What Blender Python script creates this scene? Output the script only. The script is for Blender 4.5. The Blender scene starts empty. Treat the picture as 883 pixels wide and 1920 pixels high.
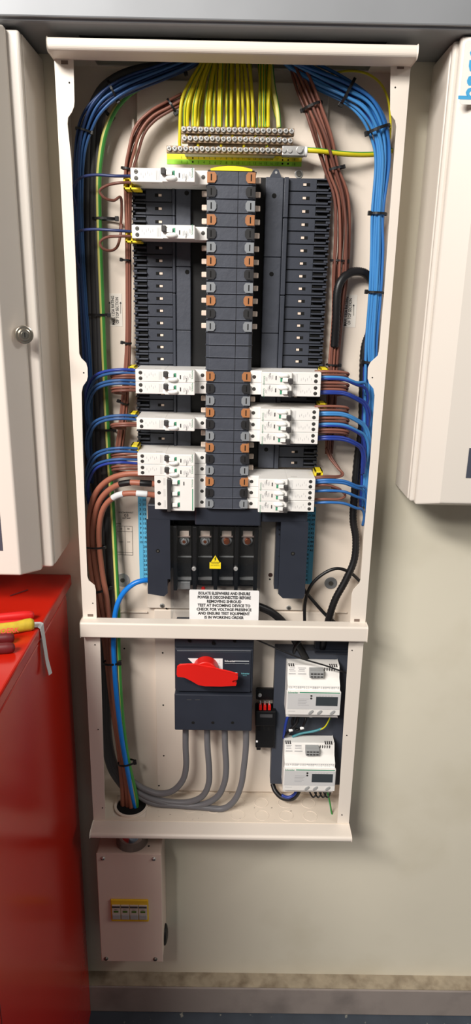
import bpy, math, random
from mathutils import Vector as V, Matrix
random.seed(7)
C = bpy.context.scene.collection
H = 1.455                      # camera height; the numbers below use z measured from it
F = V((0.00582367, 0.95490795, -0.29684488)); R = V((0.99983054, -0.00037610, 0.01840539)); U = V((-0.01746382, 0.29690177, 0.95474832))
CP = V((0.00871278, -1.04247127, 0.0)); FL = 1297.88
def ray(px, py): return F + R*((px-441.5)/FL) - U*((py-960)/FL)
def at(px, py, Y): d = ray(px, py); return CP + d*((Y-CP.y)/d.y)
def atz(px, py, z): d = ray(px, py); return CP + d*((z-CP.z)/d.z)
def atx(px, py, X): d = ray(px, py); return CP + d*((X-CP.x)/d.x)
def X_(px, py, Y): return at(px, py, Y).x
def Z_(px, py, Y): return at(px, py, Y).z
PI = math.pi

# ---------------------------------------------------------------- materials
def lin(c):
    c /= 255.0
    return c/12.92 if c <= .04045 else ((c+.055)/1.055)**2.4
MATS = {}
def mat(name, rgb, rough=.5, metal=0, var=.05, scale=40, bump=0, coat=0, spec=.5, bscale=None, trans=0, alpha=1, ior=1.45):
    m = bpy.data.materials.new(name); m.use_nodes = True; MATS[name] = m
    nt = m.node_tree; b = nt.nodes['Principled BSDF']
    col = [lin(c) for c in rgb]
    tc = nt.nodes.new('ShaderNodeTexCoord'); nz = nt.nodes.new('ShaderNodeTexNoise'); nz.inputs['Scale'].default_value = scale
    nz.inputs['Detail'].default_value = 4
    nt.links.new(tc.outputs['Object'], nz.inputs['Vector'])
    cr = nt.nodes.new('ShaderNodeValToRGB'); nt.links.new(nz.outputs['Fac'], cr.inputs['Fac'])
    cr.color_ramp.elements[0].position = .3; cr.color_ramp.elements[1].position = .7
    cr.color_ramp.elements[0].color = [c*(1-var) for c in col]+[1]
    cr.color_ramp.elements[1].color = [min(1, c*(1+var)) for c in col]+[1]
    nt.links.new(cr.outputs['Color'], b.inputs['Base Color'])
    b.inputs['Roughness'].default_value = rough; b.inputs['Metallic'].default_value = metal
    b.inputs['Coat Weight'].default_value = coat; b.inputs['Specular IOR Level'].default_value = spec
    b.inputs['Transmission Weight'].default_value = trans; b.inputs['Alpha'].default_value = alpha; b.inputs['IOR'].default_value = ior
    if bump:
        n2 = nt.nodes.new('ShaderNodeTexNoise'); n2.inputs['Scale'].default_value = bscale or scale*6; nt.links.new(tc.outputs['Object'], n2.inputs['Vector'])
        bp = nt.nodes.new('ShaderNodeBump'); bp.inputs['Strength'].default_value = bump; bp.inputs['Distance'].default_value = .001
        nt.links.new(n2.outputs['Fac'], bp.inputs['Height']); nt.links.new(bp.outputs['Normal'], b.inputs['Normal'])
    return m
cream = mat('cream_powder_coat', (226, 217, 206), .42, var=.015, scale=8, bump=.08, bscale=900)
creamb = mat('cream_back_panel', (226, 214, 200), .5, var=.02, scale=6, bump=.05, bscale=700)
cab = mat('cabinet_enamel', (220, 213, 204), .38, var=.015, scale=5, bump=.05, bscale=800)
pinkish = mat('surge_box_enamel', (222, 202, 188), .42, var=.02, scale=8, bump=.05, bscale=700)
red = mat('red_gloss_paint', (186, 30, 14), .2, var=.06, scale=3, bump=.03, bscale=60, coat=0, spec=.4)
slate = mat('slate_plastic', (58, 62, 72), .42, var=.06, scale=30, bump=.15, bscale=300)
slate2 = mat('slate_plastic_textured', (68, 72, 82), .5, var=.07, scale=60, bump=.3, bscale=180)
navy = mat('navy_plastic', (44, 48, 58), .38, var=.08, scale=20, bump=.05)
plate_m = mat('meter_plate_paint', (60, 65, 76), .5, var=.06, scale=12, bump=.05)
black = mat('black_plastic', (14, 14, 16), .45, var=.1, scale=40)
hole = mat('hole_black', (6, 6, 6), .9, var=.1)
brk = mat('breaker_white', (234, 232, 228), .4, var=.015, scale=60)
brk2 = mat('breaker_light_grey', (214, 212, 208), .45, var=.02, scale=60)
tog = mat('toggle_dark_grey', (62, 60, 60), .45, var=.08)
toggle_w = mat('toggle_white', (240, 240, 236), .3, var=.01)
green = mat('green_ink', (60, 145, 110), .5, var=.1)
ink = mat('black_ink', (30, 30, 32), .6, var=.1)
greyink = mat('grey_ink', (172, 172, 174), .6, var=.1)
tabs = [mat('brown_tab', (168, 112, 70), .5, var=.08), mat('black_tab', (34, 34, 36), .5, var=.1), mat('grey_tab', (132, 136, 140), .5, var=.05)]
copper = mat('tinned_copper', (232, 212, 196), .45, .1, var=.1)
copper2 = mat('copper_bolt', (210, 120, 80), .3, .9, var=.15)
steel = mat('zinc_steel', (198, 198, 196), .32, .6, var=.12, scale=120)
screwm = mat('screw_steel', (120, 118, 112), .35, .8, var=.2, scale=200)
nickel = mat('nickel_lock', (200, 192, 178), .22, .95, var=.05)
galv = mat('galvanised_trunking', (138, 141, 145), .5, .3, var=.08, scale=6, bump=.04)
yel = mat('yellow_plastic', (240, 216, 40), .4, var=.06)
yelw = mat('yellow_wire', (214, 200, 34), .38, var=.06, scale=15)
grnw = mat('green_wire', (62, 140, 62), .4, var=.06, scale=15)
pale = mat('pale_yellow_wire', (212, 206, 120), .4, var=.06, scale=15)
bluew = [mat('blue_wire', (46, 106, 174), .35, var=.06, scale=15), mat('dark_blue_wire', (40, 62, 146), .35, var=.08, scale=15),
         mat('light_blue_wire', (66, 134, 196), .35, var=.05, scale=15)]
navyw = mat('navy_wire', (44, 56, 100), .4, var=.08, scale=15)
leftblue = [mat('shaded_steel_blue_wire', (46, 86, 138), .4, var=.07, scale=15), mat('shaded_deep_blue_wire', (34, 60, 106), .4, var=.07, scale=15)]  # blues darkened in the colour for the shade along the left side
bigblue = mat('bright_blue_cable', (20, 120, 214), .32, var=.04, scale=15)
brownw = [mat('brown_wire', (132, 84, 70), .42, var=.07, scale=15), mat('dark_brown_wire', (108, 68, 58), .42, var=.08, scale=15)]
bigbrown = mat('brown_cable', (158, 98, 78), .45, var=.05, scale=15)
greyc = mat('grey_cable', (104, 104, 108), .45, var=.05, scale=20)
dgreyc = mat('dark_grey_cable', (70, 70, 72), .5, var=.06, scale=20)
blackc = mat('black_cable', (22, 22, 24), .4, var=.1, scale=20)
teal = mat('teal_wire', (70, 140, 150), .4, var=.06)
blabel = mat('blue_number_label', (92, 178, 216), .5, var=.03)
glabel = mat('lime_label', (150, 214, 60), .5, var=.03)
ylabel = mat('yellow_label', (232, 216, 40), .5, var=.03)
paper = mat('white_label', (236, 236, 236), .5, var=.01)
stick = mat('clear_sticker', (232, 226, 216), .3, var=.01)
lcd = mat('lcd_glass', (60, 66, 70), .15, var=.03)
panelg = mat('meter_grey_panel', (206, 206, 206), .4, var=.01)
clipg = mat('terminal_plug_grey', (160, 162, 162), .5, var=.05)
handle = mat('red_handle_plastic', (214, 30, 22), .38, var=.04, scale=20)
skirtm = mat('grey_skirting_paint', (150, 140, 134), .5, var=.06, scale=10, bump=.1)
dustm = mat('dusty_ledge', (158, 146, 126), .8, var=.12, scale=40, bump=.3)
floorm = mat('dark_blue_vinyl', (66, 74, 84), .5, var=.12, scale=20, bump=.1)
wallm = mat('cream_wall_paint', (218, 212, 194), .6, var=.035, scale=3, bump=.2, bscale=30)
yhandle = mat('yellow_grip', (196, 168, 48), .5, var=.2, scale=60)
rgrip = mat('red_grip', (206, 28, 28), .4, var=.08, scale=40)
dgrip = mat('dark_red_grip', (96, 22, 26), .5, var=.15, scale=60)
tapem = mat('white_tape', (206, 210, 212), .6, var=.03)
dlabel = mat('dark_grey_label', (72, 76, 88), .4, var=.03)
skyink = mat('sky_blue_ink', (70, 160, 210), .5, var=.05)
glass = bpy.data.materials.new('clear_polycarbonate'); glass.use_nodes = True
_n = glass.node_tree; _n.nodes.remove(_n.nodes['Principled BSDF']); _t = _n.nodes.new('ShaderNodeBsdfTransparent'); _t.inputs[0].default_value = (.90, .91, .92, 1)
_g = _n.nodes.new('ShaderNodeBsdfGlossy'); _g.inputs['Roughness'].default_value = .04; _m = _n.nodes.new('ShaderNodeMixShader'); _m.inputs[0].default_value = .05
_n.links.new(_t.outputs[0], _m.inputs[1]); _n.links.new(_g.outputs[0], _m.inputs[2]); _n.links.new(_m.outputs[0], _n.nodes['Material Output'].inputs[0])
busm = mat('tinned_busbar', (70, 68, 66), .22, .7, var=.25, scale=30)
def stains(m, cols, scale, lo, hi):      # a second, patchy dirt layer over the paint
    nt = m.node_tree; b = nt.nodes['Principled BSDF']; src = b.inputs['Base Color'].links[0].from_socket
    tc = nt.nodes.new('ShaderNodeTexCoord'); nz = nt.nodes.new('ShaderNodeTexNoise'); nz.inputs['Scale'].default_value = scale; nz.inputs['Detail'].default_value = 8
    nt.links.new(tc.outputs['Object'], nz.inputs['Vector'])
    cr = nt.nodes.new('ShaderNodeValToRGB'); cr.color_ramp.elements[0].position = lo; cr.color_ramp.elements[1].position = hi
    nt.links.new(nz.outputs['Fac'], cr.inputs['Fac'])
    mx = nt.nodes.new('ShaderNodeMix'); mx.data_type = 'RGBA'
    nt.links.new(cr.outputs['Color'], mx.inputs[0]); nt.links.new(src, mx.inputs[6]); mx.inputs[7].default_value = [lin(c) for c in cols]+[1]
    nt.links.new(mx.outputs[2], b.inputs['Base Color'])
basem = mat('scuffed_base_paint', (224, 212, 196), .5, var=.03, scale=10, bump=.05)
stains(basem, (110, 100, 90), 90, .68, .72)
stains(dustm, (112, 98, 80), 30, .45, .75)
stains(skirtm, (120, 112, 108), 12, .5, .8)
stains(floorm, (150, 150, 140), 60, .66, .72)
stains(wallm, (204, 197, 176), 5, .5, .8)

# ---------------------------------------------------------------- mesh builder
class MB:
    def __init__(s): s.v = []; s.f = []; s.mi = []
    def add(s, vs, fs, mi=0):
        n = len(s.v); s.v += [V(v) for v in vs]; s.f += [[n+i for i in f] for f in fs]; s.mi += [mi]*len(fs); return s
    def box(s, x0, x1, y0, y1, z0, z1, mi=0):
        x0, x1 = min(x0, x1), max(x0, x1); y0, y1 = min(y0, y1), max(y0, y1); z0, z1 = min(z0, z1), max(z0, z1)
        vs = [(x, y, z) for x in (x0, x1) for y in (y0, y1) for z in (z0, z1)]
        return s.add(vs, [(0,1,3,2), (4,6,7,5), (0,4,5,1), (2,3,7,6), (0,2,6,4), (1,5,7,3)], mi)
    def prism(s, poly, ax, a, b, mi=0):     # poly in the two other axes
        def mk(p, t): return {'x': (t, p[0], p[1]), 'y': (p[0], t, p[1]), 'z': (p[0], p[1], t)}[ax]
        n = len(poly); vs = [mk(p, a) for p in poly]+[mk(p, b) for p in poly]
        fs = [tuple(range(n)), tuple(range(2*n-1, n-1, -1))]+[(i, (i+1) % n, n+(i+1) % n, n+i) for i in range(n)]
        return s.add(vs, fs, mi)
    def cyl(s, c, ax, r, h, n=16, r2=None, mi=0, ry=1):
        r2 = r if r2 is None else r2; c = V(c); ax = V(ax).normalized()
        u = ax.orthogonal().normalized() if abs(ax.z) < .9 else V((1, 0, 0)); w = ax.cross(u)
        vs = [c+(u*math.cos(t)+w*math.sin(t)*ry)*r for t in [2*PI*i/n for i in range(n)]]+[c+ax*h+(u*math.cos(t)+w*math.sin(t)*ry)*r2 for t in [2*PI*i/n for i in range(n)]]
        return s.add(vs, [tuple(range(n-1, -1, -1)), tuple(range(n, 2*n))]+[(i, (i+1) % n, n+(i+1) % n, n+i) for i in range(n)], mi)
    def ell(s, c, rx, ry, rz, nu=16, nv=8, mi=0):
        vs = []; fs = []
        for j in range(nv+1):
            p = PI*j/nv
            for i in range(nu): t = 2*PI*i/nu; vs.append((c[0]+rx*math.sin(p)*math.cos(t), c[1]+ry*math.cos(p), c[2]+rz*math.sin(p)*math.sin(t)))
        for j in range(nv):
            for i in range(nu): fs.append((j*nu+i, j*nu+(i+1) % nu, (j+1)*nu+(i+1) % nu, (j+1)*nu+i))
        return s.add(vs, fs, mi)
    def tube(s, pts, r, n=8, stripe=None, rib=0, flat=1):
        pts = [V(p) for p in pts]; rs = r if isinstance(r, (list, tuple)) else [r]*len(pts)
        T = [(pts[min(i+1, len(pts)-1)]-pts[max(i-1, 0)]).normalized() for i in range(len(pts))]
        u = T[0].cross(V((0, 1, 0)));
        if u.length < .05: u = V((1, 0, 0))
        u.normalize(); vs = []; L = len(pts)
        for i in range(L):
            u = (u-T[i]*u.dot(T[i])).normalized(); w = T[i].cross(u); rr = rs[i]*(1+rib*(i % 2))
            for k in range(n): a = 2*PI*k/n; vs.append(pts[i]+(u*math.cos(a)+w*math.sin(a)*flat)*rr)
        n0 = len(s.v); s.v += vs
        for i in range(L-1):
            for k in range(n):
                s.f.append([n0+i*n+k, n0+i*n+(k+1) % n, n0+(i+1)*n+(k+1) % n, n0+(i+1)*n+k])
                s.mi.append(0 if stripe is None else (1 if (k+stripe+i*TW[0]) % n < n*SW[0] else 0))
        s.f.append([n0+k for k in range(n-1, -1, -1)]); s.f.append([n0+(L-1)*n+k for k in range(n)]); s.mi += [0, 0]
        return s
TW = [0]; SW = [.5]
def setp(o, **k):
    for a, b in k.items():
        if b is not None: o[a] = b
def tag(o, label, cat, group=None): setp(o, label=label, category=cat, group=group); return o
ORI = {}
def obj(name, mb, mats, parent=None, bev=0, smooth=False, label=None, kind=None, seg=2):
    me = bpy.data.meshes.new(name); o = bpy.data.objects.new(name, me); C.objects.link(o)
    if parent is None:
        xs = [v.x for v in mb.v]; ys = [v.y for v in mb.v]; zs = [v.z for v in mb.v]
        org = V(((min(xs)+max(xs))/2, (min(ys)+max(ys))/2, min(zs))); o.location = org+V((0, 0, H))
    else: org = ORI[parent.name]; o.parent = parent
    ORI[o.name] = org
    me.from_pydata([tuple(v-org) for v in mb.v], [], mb.f)
    for m in (mats if isinstance(mats, (list, tuple)) else [mats]): me.materials.append(m)
    me.polygons.foreach_set('material_index', mb.mi)
    if smooth: me.polygons.foreach_set('use_smooth', [True]*len(me.polygons))
    me.update()
    if bev:
        b = o.modifiers.new('bevel', 'BEVEL'); b.width = bev; b.segments = seg; b.limit_method = 'ANGLE'; b.angle_limit = .6; b.harden_normals = False
    setp(o, label=label, kind=kind); return o
def thing(name, label, cat, loc, group=None, kind=None):
    o = bpy.data.objects.new(name, None); C.objects.link(o); o.location = V(loc)+V((0, 0, H)); o.empty_display_size = .02
    ORI[o.name] = V(loc); tag(o, label, cat, group); setp(o, kind=kind); return o
def dup(root, loc, label=None, group=None):
    r = root.copy(); C.objects.link(r); r.location = V(loc)+V((0, 0, H)); ORI[r.name] = V(loc)
    if label: r['label'] = label
    if group: r['group'] = group
    for ch in list(root.children):
        c = ch.copy(); C.objects.link(c); c.parent = r
        for g in list(ch.children): d = g.copy(); C.objects.link(d); d.parent = c
    return r
def text(s, size, org, m, parent, xd=(1, 0, 0), yd=(0, 0, 1), align='CENTER', name='lettering', bold=0, sx=1):
    cu = bpy.data.curves.new('t', 'FONT'); cu.body = s; cu.size = size; cu.align_x = align; cu.align_y = 'CENTER'; cu.resolution_u = 2; cu.offset = bold
    t = bpy.data.objects.new('t', cu); C.objects.link(t); bpy.context.view_layer.update()
    me = bpy.data.meshes.new_from_object(t.evaluated_get(bpy.context.evaluated_depsgraph_get()))
    xd, yd, org = V(xd), V(yd), V(org); mb = MB()
    mb.add([org+xd*v.co.x*sx+yd*v.co.y for v in me.vertices], [list(p.vertices) for p in me.polygons])
    bpy.data.objects.remove(t); bpy.data.meshes.remove(me); bpy.data.curves.remove(cu)
    return obj(name, mb, m, parent)
def spline(pts, per=8):
    pts = [V(p) for p in pts]; q = [pts[0]*2-pts[1]]+pts+[pts[-1]*2-pts[-2]]; out = []
    for i in range(1, len(q)-2):
        a, b, c, d = q[i-1:i+3]
        for k in range(per):
            t = k/per; out.append(.5*((2*b)+(c-a)*t+(2*a-5*b+4*c-d)*t*t+(3*b-a-3*c+d)*t**3))
    out.append(q[-2]); return out
def wire(name, pp, r, m, label, cat='wire', group=None, per=8, n=8, stripe=None, rib=0, flat=1, parent=None, world=False):
    pts = [V(p) for p in pp] if world else [at(*p) for p in pp]
    o = obj(name, MB().tube(spline(pts, per), r, n, stripe, rib, flat), m, parent, smooth=True)
    if parent is None: tag(o, label, cat, group)
    return o
def struct(name, mb, m, bev=0, parent=None):
    o = obj(name, mb, m, parent, bev)
    if parent is None: o['kind'] = 'structure'
    return o

WY = .080                     # wall plane
# ---------------------------------------------------------------- the setting
FZ = -H
struct('wall_back', MB().box(-1.6, 1.6, WY, WY+.12, FZ, 1.3), wallm)
struct('floor', MB().box(-1.6, 1.6, -2.6, WY+.12, FZ-.1, FZ), floorm)
zk = Z_(441, 1824, WY)
struct('baseboard_back', MB().box(-1.6, 1.6, .046, WY, FZ, zk-.0015), skirtm, .003)
struct('trim_1', MB().box(-1.6, 1.6, .048, WY, zk-.0015, zk), dustm)

# galvanised trunking
tr = thing('cable_trunking', 'long grey galvanised steel cable trunking running along the wall above all three white boxes', 'cable trunking', (0, .015, .320))
obj('trunking_body', MB().box(-1.5, 1.5, -.045, WY, .3205, .42), galv, tr, .004)
obj('trunking_lid', MB().box(-1.5, 1.5, -.050, -.045, .324, .425), galv, tr, .002)

obj('trunking_slot_shade', MB().box(-.20, .20, .0, .076, .3195, .3206), hole, tr)  # black plate painting the unlit inside of the trunking opening
# ---------------------------------------------------------------- enclosure
HW = .2336; zt = .2929; zb = -.9198; zm = -.5158
BY = .0775                    # face of the recessed back sheet
PYF = .068                    # face of the raised plate
enc = thing('distribution_board_enclosure', 'tall open cream steel enclosure with its cover removed, wall mounted between two closed boards', 'electrical enclosure', (0, WY, zb))
obj('back_sheet', MB().box(-HW, HW, BY, WY-.0005, zb, .308), creamb, enc)
px0, px1 = X_(256, 200, PYF), X_(616, 200, PYF)
obj('mounting_plate', MB().box(px0, px1, PYF, BY, Z_(441, 1143, PYF), .290), creamb, enc, .0015)
obj('mounting_plate', MB().box(px0+.012, X_(612, 1400, PYF), PYF, BY, zb+.012, Z_(441, 1146, PYF)), creamb, enc, .0015)
for s in (-1, 1):
    obj('side_panel', MB().box(s*HW, s*(HW-.0015), .0015, WY-.0005, zb, .308), cream, enc)
zlt = Z_(93, 67, -.037)
def rrect(y0, y1, z0, z1, r, corners):      # (y,z) polygon with rounded corners by index
    c = [(y0, z0), (y1, z0), (y1, z1), (y0, z1)]; o = []
    for i, p in enumerate(c):
        if i in corners:
            cx = p[0]+(r if p[0] == y0 else -r); cz = p[1]+(r if p[1] == z0 else -r); a0 = [PI, 1.5*PI, 0, .5*PI][i]
            o += [(cx+r*math.cos(a0+k*PI/10), cz+r*math.sin(a0+k*PI/10)) for k in range(6)]
        else: o.append(p)
    return o
obj('top_cap', MB().prism(rrect(-.037, .003, zt, zlt, .006, (0, 3)), 'x', -HW-.0005, HW+.0005), cream, enc, .0015)
obj('top_plate', MB().box(-HW, -.19, .003, BY, .3065, .308).box(.19, HW, .003, BY, .3065, .308).box(-.19, .19, .003, .012, .3065, .308).box(-.19, .19, .072, BY, .3065, .308), cream, enc)
zmt = Z_(150, 1168, -.018); zmb = Z_(150, 1196, -.018)
obj('middle_bar', MB().prism(rrect(-.018, .004, zmb, zmt, .003, (0, 3)), 'x', -HW-.002, HW+.002), cream, enc, .0015)
zbl = Z_(167, 1573, -.034)
obj('bottom_cap', MB().prism(rrect(-.034, WY-.0006, zbl, zb, .0045, (0, 3)), 'x', -HW-.001, HW+.001), cream, enc, .0015)
# side posts: front flanges with their shaped cut-outs
def post(pts, outer, y0=0, y1=.0015):
    inner = [at(a, b, 0) for a, b in pts]
    poly = [(outer, inner[0].z)]+[(p.x, p.z) for p in inner]+[(outer, inner[-1].z)]
    return MB().prism(poly, 'y', y0, y1)
def zpx(z): # image row of a height on the front plane at the centre
    d = V((0, 0, z))-CP; w = d.dot(F); return 960-FL*d.dot(U)/w
L1 = [(137, 108), (139, 190), (138, 200), (134, 210), (127, 220), (126, 232), (133, 300), (144, 560), (148, 663), (152, 672), (161, 681), (163.5, 690), (164, 706), (162, 714), (155, 724), (152.5, 736), (155, 850), (160, 1000), (163, 1080), (166, 1089), (177, 1098), (179, 1106), (181, 1164)]
R1 = [(733, 115), (732.5, 205), (734, 215), (742, 226), (744, 238), (739, 300), (722, 540), (712, 655), (709, 667), (695, 680), (690.5, 690), (690, 710), (693, 719), (701, 729), (703, 742), (695, 860), (683, 1000), (677, 1086), (674, 1094), (663, 1106), (660, 1114), (657, 1168)]
L1[0] = (137, 108); 
for pts, s in ((L1, -1), (R1, 1)):
    o = obj('side_post', post(pts, s*HW), cream, enc, .0004)
for (a, b), (c, d), s in (((187, 1196), (197, 1542), -1), ((655, 1200), (633, 1544), 1)):
    obj('side_post', post([(a, b-2), (c, d)], s*HW, .0005, .002), cream, enc, .0004)
hm = MB()
for x, y in ((130, 155), (741, 164), (157, 699), (698, 708), (174, 1131), (178, 1209), (660, 1219.5), (184, 1368), (650, 1379), (192, 1515), (641, 1528)):
    p = at(x, y, 0); hm.cyl((p.x, .0004, p.z), (0, -1, 0), .0011, .0007, 12)
obj('screw_hole', hm, hole, enc)
sm = MB()
for x, y in ((121, 117), (751, 126), (169.5, 1153.5), (669, 1163)):
    p = at(x, y, 0); sm.box(p.x-.0045, p.x+.0045, -.0005, .0005, p.z-.0022, p.z+.0022)
obj('latch_slot', sm, mat('slot_brown', (120, 104, 94), .8), enc)
# base with knock-outs and the cable hole
HC = atz(244, 1524, zb); HR = .0285; HY = .038; HX = HC.x
base = MB(); base.box(-HW, HX-HR-.002, .0, BY, zb, zb+.0012); base.box(HX+HR+.002, HW, 0, BY, zb, zb+.0012)
base.box(HX-HR-.002, HX+HR+.002, 0, HY-HR, zb, zb+.0012); base.box(HX-HR-.002, HX+HR+.002, HY+HR, BY, zb, zb+.0012)
obj('base_tray', base, basem, enc)
obj('hole_shadow_plate', MB().cyl((HX, HY, zb+.0003), (0, 0, 1), HR, .0006, 32), hole, enc).name = 'cable_entry_shade'  # black disc standing in for the shade inside the cable hole
ko = MB()
def ring(mb, c, ax, r, w, h, n=28):
    ax = V(ax).normalized(); c = V(c); u = ax.orthogonal().normalized(); v = ax.cross(u); P = []
    for rr, hh in ((r, 0), (r, h), (r-w, h), (r-w, 0)): P.append([c+(u*math.cos(2*PI*i/n)+v*math.sin(2*PI*i/n))*rr+ax*hh for i in range(n)])
    fs = [(j*n+i, j*n+(i+1) % n, ((j+1) % 4)*n+(i+1) % n, ((j+1) % 4)*n+i) for j in range(4) for i in range(n)]
    return mb.add([p for q in P for p in q], fs)
for x in (.03, .075, .12, .165): 
    for y in (.018, .052): ring(ko, (x, y, zb+.001), (0, 0, 1), .0135, .0012, .0009)
for x in (-.06, -.015):
    ring(ko, (x, .035, zb+.001), (0, 0, 1), .0135, .0012, .0009)
obj('knockout_ring', ko, creamb, enc)
g = MB(); ring(g, (HX, HY, zb+.001), (0, 0, 1), HR+.0035, .0045, .003, 40); obj('hole_grommet', g, creamb, enc)
dots = MB()
for x, y in ((305, 1224), (306, 1322), (307, 1417), (298, 1473), (233, 1216), (506, 1086), (312, 1141)):
    p = at(x, y, PYF); dots.cyl((p.x, PYF+.0002, p.z), (0, -1, 0), .0016, .0006, 12)
obj('screw_hole', dots, hole, enc)
p = at(507, 1078, PYF); obj('fixing_hole', MB().cyl((p.x, PYF+.0002, p.z), (0, -1, 0), .0038, .0006, 20), mat('rusty_hole', (70, 48, 42), .8), enc)
p = at(512, 365, PYF)
# washers, screws on the back
def fixing(x, y, r, Y, nm, lbl, m=steel, rs=.004):
    p = at(x, y, Y); t = MB().cyl((p.x, Y, p.z), (0, -1, 0), r, .0015, 28)
    o = obj(nm, t, m, enc, .0004, label=lbl)
    obj('screw_head', MB().cyl((p.x, Y-.0015, p.z), (0, -1, 0), rs, .0015, 16).box(p.x-rs*.8, p.x+rs*.8, Y-.0034, Y-.0030, p.z-.0004, p.z+.0004), screwm, o)
fixing(230, 1087, .0125, BY, 'mounting_washer', 'round clear fixing washer')
fixing(620, 1093, .0110, BY, 'mounting_washer', 'round grey fixing washer', mat('grey_washer', (130, 132, 134), .4, .3))
for x, y in ((304, 1135), (541, 1139)): fixing(x, y, .0042, PYF, 'plate_screw', 'small zinc screw', steel, .0025)
fixing(560, 326, .0060, PYF, 'plate_screw', 'zinc screw', steel, .004)
# embossed channels at the plate foot
for a, b in ((222, 277), (575, 650)):
    p, q = at(a, 1146, BY), at(b, 1148, BY)
    obj('back_rib', MB().box(p.x, q.x, BY-.004, BY, p.z-.001, p.z+.0012), creamb, enc, .0006)
# pressed notch in the deep sheet, upper left / right
obj('back_rib', MB().box(X_(256, 200, BY)-.006, X_(256, 200, BY)-.003, PYF+.001, BY, -.08, .24), creamb, enc)
# printed marks
tm = MB(); Y = BY-.0003
def bar(mb, xa, ya, xb, yb, Y, w=.0005, t=.0002):
    a, b = at(xa, ya, Y), at(xb, yb, Y); d = (b-a); 
    if d.length < 1e-6: return
    n = V((d.z, 0, -d.x)).normalized()*w/2; o = V((0, -t, 0))
    mb.add([a+n, b+n, b-n, a-n, a+n+o, b+n+o, b-n+o, a-n+o], [(0, 1, 2, 3), (4, 7, 6, 5), (0, 4, 5, 1), (1, 5, 6, 2), (2, 6, 7, 3), (3, 7, 4, 0)])
for l in ((219, 986, 248, 987), (219, 996, 248, 997), (219, 1035, 249, 1036), (219, 1040, 249, 1041), (219, 986, 220, 1040), (234, 987, 235, 1041), (248, 987, 249, 1041), (222, 1016, 231, 1016), (238, 1016, 244, 1016)): bar(tm, *l, Y)
obj('printed_table', tm, ink, enc)
mk = [('VOLTAGE/VOLT', .0035, (236, 961)), ('03', .0075, (237, 966.5)), ('UNIT MAP', .003, (237, 971.5)), ('NOTES', .003, (222, 982)), ('10', .0042, (227, 991.5)), ('01', .0042, (241, 991.5))]
for s, sz, (x, y) in mk: p = at(x, y, Y); text(s, sz, (p.x, Y-.0003, p.z), ink, enc, bold=.00005)

def sticker(name, x0, y0, x1, y1, Y, m, label, cat, th=.0004):
    a, b = at(x0, y0, Y), at(x1, y1, Y)
    o = obj(name, MB().box(a.x, b.x, Y-th, Y, a.z, b.z), m); tag(o, label, cat); return o
for xs, side in ((( 204, 230), 'left'), ((642, 666), 'right')):
    dy = 0 if side == 'left' else 2
    o = sticker('rating_sticker', xs[0], 550+dy, xs[1], 612+dy, BY-.0001, stick, 'white sticker printed MAX. 125A RATING OF TOP SECTION on the %s of the black trays' % side, 'sticker')
    yy = BY-.0007
    for s, xx in (('MAX. 125A RATING', xs[0]+8 if side == 'left' else xs[0]+7), ('OF TOP SECTION', xs[0]+16 if side == 'left' else xs[0]+14)):
        p = at(xx, 582+dy, yy); text(s, .0064, p, ink, o, (0, 0, 1), (-1, 0, 0), bold=.00012, sx=.78)
    am = MB()
    for ax_, y0, y1 in ((xs[0]+1.5, 588, 569), (xs[0]+22, 588, 569)) if side == 'left' else ((xs[0]+21, 590, 572),):
        bar(am, ax_, y0+dy, ax_, y1+dy, yy, .0006); a = at(ax_, y1+dy, yy)
        am.prism([(a.x-.0015, a.z), (a.x+.0015, a.z), (a.x, a.z+.003)], 'y', yy-.0002, yy)
    obj('arrow', am, ink, o)

# blue number strips either side of the lower shroud
def numstrip(x0a, x1a, x0b, x1b, y0, y1, Y, label, cols, n):
    a, b, c, d = at(x0a, y0, Y), at(x1a, y0, Y), at(x1b, y1, Y), at(x0b, y1, Y)
    xl, xr = (a.x+d.x)/2, (b.x+c.x)/2
    o = obj('number_strip', MB().box(xl, xr, Y-.0005, Y, a.z, c.z), blabel); tag(o, label, 'label')
    obj('divider_line', MB().box((xl+xr)/2-.0002, (xl+xr)/2+.0002, Y-.0007, Y, a.z, c.z), mat('strip_line', (50, 110, 150), .5), o)
    dz = (a.z-c.z)/(n+1)
    for k in range(n):
        for j in (0, 1):
            num = cols[j]+k
            if j == cols[2] and k > 9: continue
            text(str(num), .0060, (xl+(xr-xl)*(.26+.48*j), Y-.0007, a.z-dz*(k+1)), ink, o, name='printed_number', bold=.0001)
numstrip(258, 273.5, 262.5, 278, 928, 1093, PYF-.0002, 'narrow blue numbered label strip on the back, left of the lower black shroud', (1, 10, 0), 18)
numstrip(574, 591, 569.5, 586, 950, 1095, PYF-.0002, 'narrow blue numbered label strip on the back, right of the lower black shroud', (28, 37, 1), 17)

# ---------------------------------------------------------------- busbar pan assembly
PZ0 = .1564; DP = .004; PT = .018
def rz(i): return PZ0-PT*i
pan = thing('busbar_pan_assembly', 'long dark grey busbar pan with coloured tabs on its column and slotted trays both sides', 'busbar assembly', (0, PYF, rz(26)))
TY = .0605
# column
xcl, xcr = -.0335, .0345
def seg_bm(zc, plain=False):
    h = .0086; y0 = DP
    poly = [(xcl, TY), (xcl, y0+.006), (xcl+.005, y0), (xcr-.005, y0), (xcr, y0+.006), (xcr, TY)]
    m = MB().prism(poly, 'z', zc-h, zc+h); return m
obj('column_core', MB().box(xcl+.002, xcr-.002, DP+.004, PYF, rz(26)-.010, rz(0)+.010), black, pan)
for i in range(27): obj('column_segment', seg_bm(rz(i)), slate2, pan, .0009)
obj('column_seam', MB().box(.0098, .0104, DP-.0003, DP+.001, rz(26)-.009, rz(0)+.009), hole, pan)
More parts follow.
